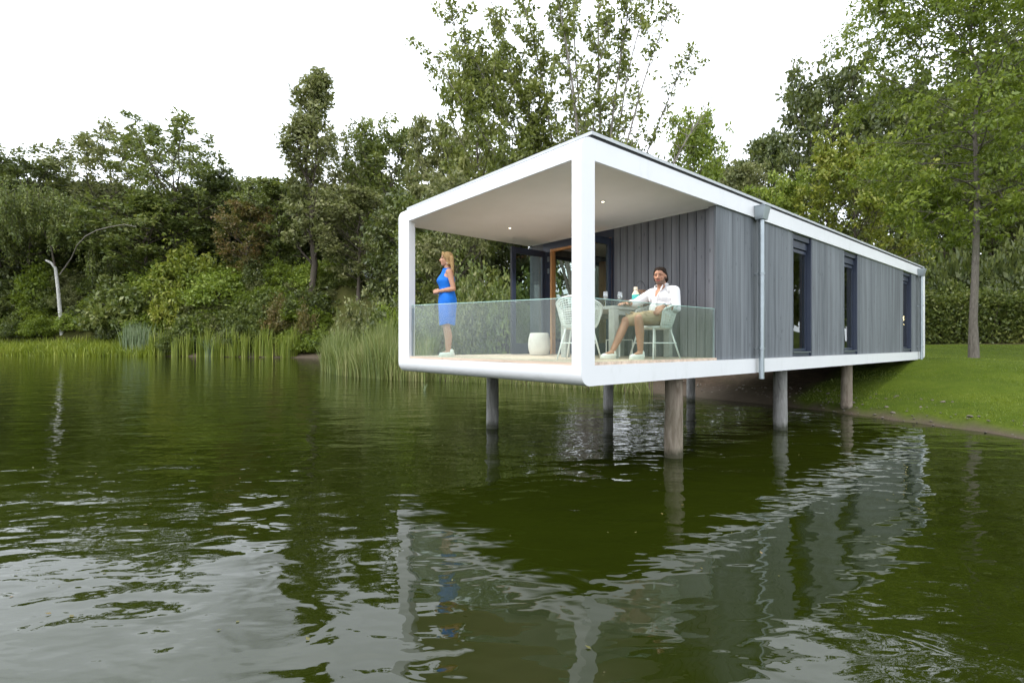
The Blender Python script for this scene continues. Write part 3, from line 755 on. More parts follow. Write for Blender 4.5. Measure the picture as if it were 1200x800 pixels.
for y in (-1,1): h.chain([(HT((.040,y*.062,.062)),.017),(HT((-.02,y*.082,.03)),.018),(HT((-.058,y*.076,-.05)),.027)])
h.chain([(HT((-.10,-.05,-.06)),.03),(HT((-.095,.05,-.06)),.03)]); h.chain([(HT((-.085,-.04,-.10)),.026),(HT((-.085,.04,-.10)),.026)])
h.blob('hair', [M['darkhair']], mn, .006, 3)
s_ = MB()
s_.ell((-.075,0,.595), (.155,.185,.10)); s_.ell((-.112,0,.70), (.140,.180,.15)); s_.ell((-.148,0,.845), (.138,.192,.15))
s_.capsule((-.172,-.155,.945), .079, (-.172,.155,.945), .079)
s_.capsule((-.165,0,.96), .082, (-.150,0,1.015), .073)
E1b = EL+(WL-EL)*.30; E2b = E2+(W2-E2)*.42
s_.capsule(SL, .074, (SL+EL)/2, .066); s_.capsule((SL+EL)/2, .066, EL, .056); s_.capsule(EL, .057, E1b, .055)
for u in (.35,.55,.75,.92): s_.capsule(SL+(EL-SL)*u+Vector((.03,.03,.03)), .028, SL+(EL-SL)*u+Vector((.02,.045,-.02)), .022, 8, 3)
s_.capsule(Sh2, .080, (Sh2+E2)/2, .073); s_.capsule((Sh2+E2)/2, .073, E2, .062); s_.capsule(E2, .064, E2b, .058)
rg = random.Random(5)
for k in range(16):          # folds of cloth
    a = rg.uniform(-1.6,1.6); z = rg.uniform(.62,.92); x = -.12+.15*math.cos(a); y = .19*math.sin(a)
    s_.capsule((x-.01,y,z), .014, (x+.0,y*.8,z-rg.uniform(.04,.10)), .011, 8, 3)
so = s_.blob('shirt', [M['shirt'], M['skin_m']], mn, .0075, 3)
def vneck(p):
    q = p-Vector((-.06,.015,.985)); fwd = Vector((math.cos(R(10)), math.sin(R(10)), 0))
    if (p-Vector((-.15,0,.95))).dot(fwd) > .03 and p.z > .875 and abs(p.y-.012) < .012+(p.z-.875)*.42 : return 1
    return 0
paint(so, vneck)
cb = MB()
for y in (-1,1):
    cb.add([(-.045,y*.03+.01,.90),(-.04,y*.085+.01,.945),(-.10,y*.092,1.045),(-.082,y*.062,1.05),(-.037,y*.03+.01,.908),(-.03,y*.088+.01,.95),(-.095,y*.10,1.05),(-.075,y*.066,1.056)],
           [(0,1,2,3),(4,5,6,7),(0,1,5,4),(1,2,6,5),(2,3,7,6),(3,0,4,7)])
cb.tube([(-.10,.095,1.04),(-.18,.075,1.055),(-.215,0,1.058),(-.18,-.075,1.055),(-.10,-.095,1.04)], .014, 8)
cb.build('collar', M['shirt'], so, smooth=True, sub=1)
st = MB()
st.ell((-.07,0,.56), (.165,.19,.115))
st.chain([((-.06,.10,.555),.104),((.18,.13,.572),.096),((.335,.138,.558),.084)]); st.chain([((-.06,-.10,.555),.104),((.17,-.13,.562),.096),((.315,-.153,.54),.084)])
for k in range(14):
    y = rg.choice((-1,1)); x = rg.uniform(.0,.33); a = rg.uniform(.2,1.5)
    st.capsule((x, y*.135+.085*math.cos(a)*y, .565+.088*math.sin(a)), .013, (x+rg.uniform(.03,.07), y*.135+.085*math.cos(a+.4)*y, .562+.086*math.sin(a+.4)), .010, 8, 3)
st.blob('shorts', [M['shorts']], mn, .0085, 3)
shoe(mn, (.575,.150,.0), (.305,.138,.0), (M['shoe'],M['sole'])); shoe(mn, (.825,-.15,.006), (.555,-.15,.006), (M['shoe'],M['sole']))
dirw = (WL-EL).normalized(); ax = dirw.orthogonal().normalized(); bx = dirw.cross(ax); wc = EL+(WL-EL)*.90
MB().tube([wc+ax*(.036*math.cos(a))+bx*(.036*math.sin(a)) for a in [2*math.pi*i/18 for i in range(18)]], .008, 6, closed=True).lathe([(.016,0),(.018,.006),(.015,.012)], 14, wc+Vector((0,.0,.034))).build('wristwatch', M['black'], mn)
WV = (.033,.0118,.0026); EXPO = 0.08
# ================================================================== TERRAIN AND WATER
SHORE = np.array([(-400,150),(-140,92),(-100,79),(-72.5,71),(-43.6,65),(-30,61),(-22,57.5),(-16,47),(-12.5,37),(-10.5,31),(-7.8,26.2),(-4.2,23),(-1.5,21.6),(2,19.6),(5,16.3),(6.8,13.6),(7.75,11.5),(8.3,10.1),(8.75,8.6),(9.4,6),(10.6,3),(14,-1),(22,-8),(60,-22),(400,-60)], float)
def shore_dist(P):
    P = np.asarray(P, float); best = np.full(len(P), 1e9); sgn = np.ones(len(P))
    for a, b in zip(SHORE[:-1], SHORE[1:]):
        d = b-a; L2 = d@d; t = np.clip(((P-a)@d)/L2, 0, 1); q = a+t[:,None]*d; dist = np.hypot(*(P-q).T)
        cr = d[0]*(P[:,1]-a[1])-d[1]*(P[:,0]-a[0])
        u = dist < best-1e-9; best = np.where(u, dist, best); sgn = np.where(u, np.sign(cr), sgn)
    return best*np.where(sgn == 0, 1, sgn)       # land lies to the left of the shoreline's direction
def sst(x, a, b):
    t = np.clip((x-a)/(b-a), 0, 1); return t*t*(3-2*t)
def wob(x, y):
    return .30*np.sin(x*1.1+.7*np.sin(y*.9))*np.sin(y*1.3+1)+.16*np.sin(x*2.7+y*1.9)+.1*np.sin(x*5.1-y*4.3)
def ground_z(x, y):
    x = np.atleast_1d(np.asarray(x, float)); y = np.atleast_1d(np.asarray(y, float))
    d = shore_dist(np.c_[x, y])
    far = sst(-x, 8, 24)*sst(y, 28, 50)
    mid = (1-far)*sst(-x, -8, 2)
    right = 1.65*(1-np.exp(-np.clip(d-.3,0,None)/12.5))+.14*sst(d,0,.5)
    midz = .35*sst(d,0,2)+1.7*sst(d,1,14)
    left = .45*sst(d,.0,1.2)+10.4*sst(d,1.6,12.0)
    z = WATER+(1-far-mid)*right+mid*midz+far*left
    z += np.where(d > 0, .035*np.sin(x*.8)*np.sin(y*.7)*sst(d,.5,3), 0)
    z = z+np.where(d > 0, .42*np.exp(-((x-12.2)**2+(y-15.2)**2)/9.0), 0)
    z = z+np.where(d > 0, 7*sst(x,42,72)*sst(-y,-32,-22), 0)  # added rise out of view, keeps pale sky out of the window reflections
    z = np.where(d < 0, WATER-.02+np.clip(d,-3,0)*.45, z)
    return z
def D_at(px, d):
    D = np.arange(14, 140, .1); v = shore_dist(np.c_[(px-600)/F*D, D]); i = np.where(v >= d)[0]
    # first crossing beyond the last stretch of open water on this line of sight
    w = np.where(v < d)[0]; return float(D[w[-1]+1]) if len(w) and w[-1] < len(D)-1 else float(D[i[0]])
def gz(x, y): return float(ground_z(x, y)[0])
def axis(lo, a, b, hi, step, k):
    m = np.arange(a, b+step/2, step); g = np.geomspace(1, 1+max(b-a,1), 1)
    l = a-np.geomspace(step*1.5, a-lo, k)[::-1]; h_ = b+np.geomspace(step*1.5, hi-b, k)
    return np.r_[l, m, h_]
gx = axis(-900, -12, 24, 900, .3, 44); gy = axis(-300, 3, 32, 1400, .3, 54)
# extra rows so that the far bank keeps its shape
gx = np.unique(np.r_[gx, np.arange(-90,-12,1.0)]); gy = np.unique(np.r_[gy, np.arange(32,85,.8)])
XX, YY = np.meshgrid(gx, gy, indexing='ij'); px_, py_ = XX.ravel(), YY.ravel()
jit = wob(px_, py_)*.45
ZZ = ground_z(px_+jit*.5, py_+jit*.5)
nx, ny = len(gx), len(gy); idx = np.arange(nx*ny).reshape(nx, ny)
Fg = np.stack([idx[:-1,:-1], idx[1:,:-1], idx[1:,1:], idx[:-1,1:]], -1).reshape(-1,4)
gm = np_mesh('ground', np.c_[px_, py_, ZZ], Fg, [], smooth=True)
dd = shore_dist(np.c_[px_, py_])
# what lies on the ground: lawn (right of the lodge) against bare soil / leaf litter
s_loc = (px_-CX)*ca+(py_-CY)*sa; t_loc = -(px_-CX)*sa+(py_-CY)*ca
lawn = np.maximum(sst(-t_loc+wob(px_,py_)*.3, -2.0, -1.4), sst(s_loc, 15.2, 16.0))*sst(dd+wob(px_,py_)*.22, .12, .36)*sst(px_, 5, 7)
lawn *= 1-sst(py_+.1*px_+wob(px_*.5,py_*.5), 32.2, 32.9)
lawn = np.maximum(lawn, .40*sst(-px_,-3,3)*sst(dd,.8,2.0)*sst(py_,18,22))
at = gm.attributes.new('lawn','FLOAT','POINT'); at.data.foreach_set('value', lawn.astype(np.float32))
at = gm.attributes.new('shore','FLOAT','POINT'); at.data.foreach_set('value', sst(dd, 1.6, .2).astype(np.float32))
def mat_ground():
    m, nt, p = new_mat('ground_cover'); v = coords(nt)
    al = N(nt,'ShaderNodeAttribute', attribute_name='lawn'); sh_ = N(nt,'ShaderNodeAttribute', attribute_name='shore')
    n1 = noise(nt, v, .55, 5, .6); n2 = noise(nt, v, 14, 6, .7); n3 = noise(nt, coords(nt,(1,3.5,1)), 1.4, 6, .65)
    grass = ramp(nt, n1, [(.30,(.048,.076,.006)),(.5,(.074,.108,.008)),(.72,(.108,.142,.013))])
    grass = mixc(nt, ramp(nt, n3, [(.4,(0,0,0)),(.75,(.5,.5,.5))]), grass, (.115,.140,.018))
    grass = mixc(nt, ramp(nt, n2, [(.3,(.45,.45,.45)),(.6,(0,0,0))]), grass, (.028,.055,.005))
    soil = ramp(nt, noise(nt, v, 5, 8, .7), [(.3,(.030,.021,.014)),(.55,(.070,.048,.032)),(.8,(.120,.088,.062))])
    soil = mixc(nt, ramp(nt, n2, [(.62,(0,0,0)),(.74,(.8,.8,.8))]), soil, (.18,.15,.11))
    soil = mixc(nt, ramp(nt, n1, [(.45,(0,0,0)),(.7,(.35,.35,.35))]), soil, (.04,.05,.012))
    wet = mixc(nt, .6, soil, (.13,.105,.080))
    c = mixc(nt, sh_.outputs['Fac'], soil, wet); c = mixc(nt, al.outputs['Fac'], c, grass)
    nt.links.new(c, p.inputs['Base Color']); p.inputs['Roughness'].default_value = .95; p.inputs['Specular IOR Level'].default_value = .1
    bump(nt, p, n2, .7, .05); return m
gm.materials.append(mat_ground())
gr = np_obj('ground', gm); tag(gr, kind='structure')
def mat_water():
    m, nt, p = new_mat('pond_water'); v = coords(nt)
    p.inputs['Base Color'].default_value = (.014,.017,.003,1); p.inputs['Roughness'].default_value = .015; p.inputs['IOR'].default_value = 1.5
    mur = noise(nt, v, .12, 4)
    nt.links.new(ramp(nt, mur, [(.3,(.0105,.0150,.0012)),(.7,(.0185,.0255,.0018))]), p.inputs['Base Color'])
    def wave(sx, sy, rot, sc, det, dist):
        tc = nt.nodes.new('ShaderNodeTexCoord'); mp = nt.nodes.new('ShaderNodeMapping'); mp.inputs['Scale'].default_value = (sx,sy,1); mp.inputs['Rotation'].default_value = (0,0,R(rot))
        nt.links.new(tc.outputs['Object'], mp.inputs[0]); return noise(nt, mp.outputs[0], sc, det, .5, dist)
    a = wave(.75,1.3,12,.85,2,.6); b = wave(.8,1.5,-25,2.6,2,.4); c = wave(.7,1.5,8,7.5,2,.2)
    patch = ramp(nt, noise(nt, v, .16, 3), [(.38,(.25,.25,.25)),(.66,(1,1,1))])
    def mul(x, k):
        q = N(nt,'ShaderNodeMath', operation='MULTIPLY'); nt.links.new(x, q.inputs[0])
        if hasattr(k,'is_linked'): nt.links.new(k, q.inputs[1])
        else: q.inputs[1].default_value = k
        return q.outputs[0]
    def plus(x, y):
        q = N(nt,'ShaderNodeMath', operation='ADD'); nt.links.new(x, q.inputs[0]); nt.links.new(y, q.inputs[1]); return q.outputs[0]
    h = plus(plus(mul(a,WV[0]), mul(b,WV[1])), mul(mul(c,WV[2]), patch))
    bp = bump(nt, p, h, 1.0, 1.0)
    return m

wx = np.array([-900,-100,-30,0,30,100,900.]); wy = np.array([-300,-30,0,20,60,160.])
XX, YY = np.meshgrid(wx, wy, indexing='ij'); idx = np.arange(XX.size).reshape(XX.shape)
Fw = np.stack([idx[:-1,:-1], idx[1:,:-1], idx[1:,1:], idx[:-1,1:]], -1).reshape(-1,4)
wt = np_obj('water', np_mesh('water', np.c_[XX.ravel(), YY.ravel(), np.full(XX.size, WATER)], Fw, mat_water())); tag(wt, kind='structure')

# ================================================================== VEGETATION
def leaves(rng, C, Rd, n, size, flat=.75, aspect=.5, droop=0., up=.35):
    """n leaves round each clump centre: folded diamonds of their own direction"""
    C = np.repeat(C, n, 0); Rd = np.repeat(np.asarray(Rd, float), n); k = len(C)
    g = rng.normal(size=(k,3)); g /= np.linalg.norm(g, axis=1)[:,None]; g *= (rng.random(k)**.45)[:,None]
    P = C+g*Rd[:,None]*np.array([1,1,flat])
    d = rng.normal(size=(k,3)); d[:,2] -= droop; d += g*.4; d /= np.linalg.norm(d, axis=1)[:,None]
    q = rng.normal(size=(k,3))*.8; q[:,2] += up; w = np.cross(d, q); w /= np.linalg.norm(w, axis=1)[:,None]+1e-9; nn = np.cross(w, d)
    L = size*(.6+.8*rng.random(k))[:,None]; W = L*aspect
    V = np.stack([P, P+d*L*.45+w*W*.5+nn*L*.10, P+d*L, P+d*L*.45-w*W*.5+nn*L*.10], 1).reshape(-1,3)
    Fc = np.arange(k*4).reshape(k,4)
    return V, Fc
class Twigs:
    def __init__(self): self.V = []; self.F = []; self.o = 0
    def tube(self, pts, rad, n=6):
        pts = np.asarray(pts, float); k = len(pts); rad = np.asarray(rad, float)
        t = np.gradient(pts, axis=0); t /= np.linalg.norm(t, axis=1)[:,None]+1e-9
        ref = np.where(np.abs(t[:,2:3]) < .9, np.array([[0,0,1.]]), np.array([[1.,0,0]])); a = np.cross(t, ref); a /= np.linalg.norm(a, axis=1)[:,None]+1e-9; b = np.cross(t, a)
        # keep rings aligned
        ang = 2*np.pi*np.arange(n)/n
        V = pts[:,None]+rad[:,None,None]*(np.cos(ang)[None,:,None]*a[:,None]+np.sin(ang)[None,:,None]*b[:,None])
        i = np.arange(k-1)[:,None]; j = np.arange(n)[None]; j2 = (j+1) % n
        Fc = np.stack([i*n+j, i*n+j2, (i+1)*n+j2, (i+1)*n+j], -1).reshape(-1,4)+self.o
        self.V.append(V.reshape(-1,3)); self.F.append(Fc); self.o += k*n
    def mesh(self, name, mat): return np_mesh(name, np.concatenate(self.V), np.concatenate(self.F), mat, smooth=True)
def curve(p0, d, L, bend, n, rng, wander=.08):
    pts = [np.array(p0, float)]; d = np.array(d, float); d /= np.linalg.norm(d)
    for i in range(n):
        d = d+np.array([0,0,bend])/n+rng.normal(size=3)*wander; d /= np.linalg.norm(d); pts.append(pts[-1]+d*L/n)
    return np.array(pts)
PROF = {
 'round': lambda f: math.sqrt(max(.05, 1-(1.75*f-.80)**2)),
 'oval': lambda f: max(.18, math.sin(math.pi*min(1,.12+.86*f))**.8),
 'poplar': lambda f: max(.12, (1-f)**.85*(.6+.4*min(1,f*4))),
 'column': lambda f: max(.22, (1-f)**.6*(.55+.45*min(1,f*5))*(1+.25*math.sin(f*17))),
 'cone': lambda f: max(.10, 1-f*.92),
}
def make_tree(seed, H, spread, cb=.25, nl=32, ns=6, cl=14, size=.4, crad=.8, prof='round', up=.45, bend=.25, r0=None, flat=.7, aspect=.5, droop=0, lean=.04, subbend=.1, extra=0, tw=.3, u0=.28, lk=.42):
    rng = np.random.default_rng(seed); T = Twigs(); r0 = r0 or H*.014
    tp = [np.array([0,0,-.4]), np.array([0,0,.0])]; p = np.zeros(3)
    K = 10
    for i in range(1, K+1): p = np.array([0,0,H*.93*i/K])+np.r_[rng.normal(size=2)*H*lean*.35*(i/K), 0]; tp.append(p)
    tp = np.array(tp); zz = tp[:,2]
    T.tube(tp, np.r_[r0*1.5, r0*1.25, r0*(1-.93*np.arange(1,K+1)/K)], 9)
    C = []; Rr = []
    for i in range(nl):
        f = (i+.5)/nl; z = H*(cb+(.95-cb)*f**.92)*.97; c = np.array([np.interp(z, zz, tp[:,q]) for q in range(3)])
        az = i*2.39996+rng.normal()*.35; L = spread*PROF[prof](f)*(rng.uniform(.72,1.18) if prof != 'poplar' else rng.uniform(.45,1.4))
        el = up+(.95-up)*f*.75 if prof != 'poplar' else 1.0
        d = np.array([math.cos(az)*math.cos(el), math.sin(az)*math.cos(el), math.sin(el)])
        lp = curve(c, d, L/max(.62, math.cos(el))*.9 if prof != 'poplar' else L*1.7, bend, 6, rng)
        lr = max(.012, r0*lk*(1-.75*f)); T.tube(lp, np.linspace(lr, lr*.25, 7), 5)
        for j in range(ns):
            u = u0+(1-u0)*(j+rng.random())/ns; q = np.array([np.interp(u*6, np.arange(7), lp[:,a]) for a in range(3)])
            ld = lp[min(6,int(u*6)+1)]-lp[min(5,int(u*6))]; ld /= np.linalg.norm(ld)
            sd = ld*.6+rng.normal(size=3)*.62; Ls = tw*L*rng.uniform(.6,1.3)*(1.25-.6*u)
            sp = curve(q, sd, Ls, subbend, 3, rng, .15); T.tube(sp, np.linspace(lr*.35, lr*.1, 4), 4)
            C += [sp[2], sp[3]]; s_ = crad*rng.uniform(.55,1.25)*((.30+.70*(1-f)) if prof == 'poplar' else 1); Rr += [s_, s_*.8]
        C.append(lp[-1]); Rr.append(crad*.8*((.3+.7*(1-f)) if prof == 'poplar' else 1))
    if prof == 'poplar':
        for q in range(16): C.append(tp[-1]+np.array([rng.normal()*.12, rng.normal()*.12, H*(.05-.009*q)])); Rr.append(.16+.03*q)
    C = np.array(C); Rr = np.array(Rr)
    dm = np.sort(np.linalg.norm(C[:,None]-C[None], axis=2), axis=1)[:,min(14,len(C)-1)]; keep = dm < np.percentile(dm, 84)*1.18
    C = C[keep]; Rr = Rr[keep]
    V, Fc = leaves(rng, C, Rr, cl, size, flat, aspect, droop)
    zr = C[:,2].max()+crad*.6; rad = np.percentile(np.hypot(C[:,0], C[:,1]), 93)+crad*.5
    return T.mesh('trunk', M['bark']), (V, Fc), zr, rad
TK = {}
def kind(name, leafmats, bark='bark', **kw):
    tm, (V, Fc), h_, r_ = make_tree(**kw); tm.materials[0] = M[bark]
    TK[name] = (tm, np_mesh('crown', V, Fc, None or []), h_, r_, leafmats, {})
def crown_mesh(k, lm):
    tm, cm, h_, r_, _, cache = TK[k]
    if lm not in cache: c = cm.copy(); c.materials.append(M[lm]); cache[lm] = c
    return cache[lm]
kind('oak', None, seed=11, H=24, spread=8.5, cb=.22, nl=36, ns=7, cl=22, size=.62, crad=1.15, prof='round', tw=.42)
kind('airy', None, seed=23, H=25, spread=9, cb=.26, nl=26, ns=7, cl=20, size=.58, crad=.95, prof='round', up=.6, tw=.40)
kind('maple', None, seed=31, H=20, spread=7, cb=.16, nl=38, ns=7, cl=20, size=.55, crad=1.0, prof='oval', tw=.40)
kind('dense', None, seed=47, H=18, spread=6.5, cb=.10, nl=40, ns=7, cl=22, size=.58, crad=1.05, prof='oval', up=.35, tw=.42)
kind('column', None, seed=14, H=30, spread=4.6, cb=.17, nl=38, ns=7, cl=17, size=.52, crad=1.0, prof='column', up=.85, tw=.45, lean=.05)
kind('alder', None, seed=61, H=16, spread=4.6, cb=.12, nl=34, ns=7, cl=20, size=.36, crad=.62, prof='oval', up=.6, tw=.42)
kind('forest', None, seed=71, H=22, spread=6.5, cb=.30, nl=30, ns=6, cl=16, size=.62, crad=1.15, prof='round', up=.5, tw=.42)
kind('yellow', None, seed=83, H=11, spread=4.6, cb=.12, nl=40, ns=9, cl=26, size=.26, crad=.46, prof='oval', up=.25, bend=-.1, flat=.45, tw=.42)
kind('shade', None, bark='bark_shade', seed=97, H=17, spread=4.6, cb=.31, nl=70, ns=11, u0=.06, lk=.24, cl=26, size=.20, crad=.50, prof='round', up=.22, bend=-.35, flat=.35, aspect=.42, droop=.6, subbend=-.35, r0=.16, lean=.03, tw=.40)
def plant_tree(k, lm, px, D, ytop, hw, label, cat='tree', name='tree', group=None, rot=None, base=None, part='crown'):
    tm, cm, h_, r_, _, _ = TK[k]
    x, y = (px-600)/F*D, D; z0 = gz(x, y) if base is None else base
    ht = CAMZ+(HZ-ytop)/F*D-z0; sz = ht/h_; sx = hw/F*D/r_
    o = empty(name, (x, y, z0), rot if rot is not None else random.uniform(0,6.28), label, cat, group); o.scale = (sx, sx, sz)
    t = np_obj('trunk', tm, o); np_obj(part, crown_mesh(k, lm), o); return o
# ---- left wood, front row and back row
LT = [
 ('oak','lf_dark', -28, 80, 182, 62, 'dark broad tree cut by the left edge of the photo'),
 ('oak','lf_dark', 34, 82, 172, 58, 'dark rounded tree behind the weeping birch, above the leftmost parked car'),
 ('airy','lf_grey', 128, 83, 140, 66, 'tall olive tree with open branches showing sky, left of the twin olive tree'),
 ('airy','lf_mid', 205, 80, 139, 70, 'tall green tree with open top rising left of the dip in the treeline'),
 ('maple','lf_mid', 172, 76, 222, 60, 'mid green lower tree standing under the two tall open trees'),
 ('oak','lf_dark', 262, 84, 196, 46, 'dark tree in the dip of the treeline, left of the reddish tree'),
 ('maple','lf_rust', 288, 73, 232, 34, 'small tree with rusty brown leaves among green ones at the dip'),
 ('column','lf_grey', 366, 67, 80, 38, 'tall narrow olive tree with an irregular pointed top and a bare trunk'),
 ('maple','lf_mid', 325, 74, 205, 44, 'bushy green tree left of the tall pointed tree'),
 ('airy','lf_grey', 408, 78, 143, 46, 'olive tree close on the right of the tall pointed tree'),
 ('oak','lf_mid', 458, 74, 138, 56, 'broad green tree between the pointed tree and the tall many-stemmed tree'),
 ('maple','lf_grey', 420, 66, 215, 50, 'olive green lower tree left of the white lodge corner'),
 ('dense','lf_dark', 478, 52, 225, 50, 'dark dense tree seen through the open terrace above the woman'),
 ('oak','lf_grey', 520, 60, 132, 52, 'olive tree behind the left end of the lodge roof'),
]
for k, lm, px, D, yt, hw, lab in LT: plant_tree(k, lm, px, D, yt, hw, lab)
wood = 'trees of the dark wood along the far bank'
for i in range(19):
    px = -60+i*33+random.uniform(-8,8)
    plant_tree('forest' if i % 3 else 'dense', ('lf_dark','lf_mid','lf_dark','lf_grey')[i % 4], px, random.uniform(88,104), 232-random.uniform(0,34), random.uniform(38,52), 'dark tree of the back row filling the wood behind the far bank', group=wood)
for i in range(22):
    px = -70+i*28+random.uniform(-6,6); D = D_at(px, 24+7*(i % 3)) if px < 390 else random.uniform(78,92)
    plant_tree('dense', ('lf_dark','lf_mid','lf_dark')[i % 3], px, D, 262-random.uniform(0,28), random.uniform(36,46), 'low dark tree filling the shade between the trunks behind the far bank', group='low trees filling the far wood')
# ---- behind the lodge
CT = [
 ('alder','lf_fan', 556, 40, 62, 50, 'green leafy tree left of the tall many-stemmed tree, above the roof edge'),
 ('alder','lf_grey', 532, 33, 205, 44, 'olive tree behind the open terrace, between the woman and the door'),
 ('dense','lf_mid', 505, 40, 232, 44, 'green dense tree behind the woman seen through the terrace'),
 ('dense','lf_dark', 575, 47, 215, 44, 'dark tree seen through the terrace left of the open door'),
 ('dense','lf_dark', 610, 46, 170, 52, 'dark dense tree behind the lodge under the many-stemmed tree'),
 ('alder','lf_lite', 812, 44, 134, 42, 'light green airy tree above the roof right of the many-stemmed tree'),
 ('alder','lf_grey', 868, 48, 188, 34, 'small olive tree above the roof in front of the gap of sky'),
 ('maple','lf_dark', 905, 56, 146, 46, 'dark tree stepping up beside the tall dark tree over the roof'),
 ('oak','lf_dark', 968, 58, 58, 62, 'tall dark tree with a lobed top standing over the middle of the roof'),
 ('oak','lf_dark', 1045, 60, 74, 54, 'dark tree between the tall dark tree and the lawn tree'),
 ('yellow','lf_yel', 1003, 33, 158, 62, 'yellow green tree with layered leaves above the roof'),
 ('yellow','lf_lite', 910, 36, 205, 48, 'low light green tree just above the roof edge beside the zinc hopper'),
 ('alder','lf_mid', 1105, 44, 120, 66, 'mid green tree behind the trunk of the lawn tree'),
 ('oak','lf_mid', 1190, 52, 20, 90, 'large green tree filling the right edge behind the lawn tree'),
]
for k, lm, px, D, yt, hw, lab in CT: plant_tree(k, lm, px, D, yt, hw, lab)
for i, px in enumerate((1062,1096,1128,1166,1203,1245)):
    plant_tree('forest', ('lf_dark','lf_mid')[i % 2], px, 43+5*(i % 3), 110+random.uniform(-30,40), 46, 'dark trunked tree standing in the shade behind the hedge on the right', group='shaded trees behind the hedge on the right')
for i, px in enumerate((640,690,740,790,850)):
    plant_tree('forest', ('lf_dark','lf_grey')[i % 2], px, 74+4*(i % 2), 178+random.uniform(-14,16), 40, 'dark distant tree hidden low behind the lodge roof', group='low trees behind the lodge')
plant_tree('shade','lf_fresh', 1141, 16.6, -95, 118, 'tall lawn tree with a slim bare grey trunk and drooping layered leaves', rot=1.2)

for x, y, hh, k in ((27,18,13,'dense'),(33,22.5,15,'maple'),(46,26,17,'dense')):
    tm, cm, h_, r_, _, _ = TK[k]
    o = empty('tree', (x, y, gz(x,y)), random.uniform(0,6.28), 'leafy tree standing right of the lawn and mirrored in the lodge windows', 'tree', 'trees beside the lawn outside the right edge'); q = hh/h_; o.scale = (q,q,q)
    np_obj('trunk', tm, o); np_obj('crown', crown_mesh(k, 'lf_mid'), o)
# ---- many-stemmed tree behind the roof
def fan_tree():
    rng = np.random.default_rng(8); T = Twigs(); C = []; Rr = []; W = []
    D = 36; x0, y0 = (690-600)/F*D, D; z0 = gz(x0, y0)
    tips = [(505,75),(528,20),(560,-30),(600,-70),(632,-90),(668,-95),(705,-85),(742,-60),(770,-70),(800,-20),(822,28),(838,118),(585,60),(715,30),(650,20)]
    for i, (tx, ty) in enumerate(tips):
        dep = rng.uniform(-3.5,3.5); Dd = D+dep
        tip = np.array([(tx-600)/F*Dd-x0, dep, CAMZ+(HZ-ty)/F*Dd-z0]); st = np.array([rng.normal()*.35, rng.normal()*.35, -.2])
        n_ = 12; u = np.linspace(0,1,n_)[:,None]; pts = st*(1-u)+tip*u
        pts[:,0] -= (np.sin(u[:,0]*math.pi)*.10*tip[0]); pts += np.r_[np.zeros((1,3)), np.cumsum(rng.normal(size=(n_-1,3))*.09, 0)]
        rr = rng.uniform(.11,.17); T.tube(pts, np.linspace(rr, .018, n_), 6)
        sparse = 1.2 if tx < 625 else (.58 if tx < 780 else .34)
        if tx > 830: sparse = .0
        for j in range(44):
            uu = rng.uniform(.34,1.0)**.9; q = np.array([np.interp(uu*(n_-1), np.arange(n_), pts[:,a]) for a in range(3)])
            sd = np.array([rng.normal()*.8+.2*np.sign(tip[0]), rng.normal()*.8, .8]); L = rng.uniform(1.0,3.6)*(1.3-.7*uu)
            sp = curve(q, sd, L, .3, 4, rng, .12); T.tube(sp, np.linspace(.028,.007,5), 4)
            for m_ in (1,2,3,4):
                if rng.random() < sparse*(.75 if uu > .5 else .95):
                    C.append(sp[m_]+rng.normal(size=3)*.15); Rr.append(rng.uniform(.22,.50))
    V, Fc = leaves(rng, np.array(C), Rr, 19, .29, .9, .58)
    o = empty('tree', (x0, y0, z0), 0, 'tall airy tree of many thin stems fanning out above the corner of the lodge roof', 'tree')
    tm = T.mesh('trunk', M['bark_pale']); np_obj('trunk', tm, o); np_obj('crown', np_mesh('crown', V, Fc, M['lf_fan']), o)
fan_tree()
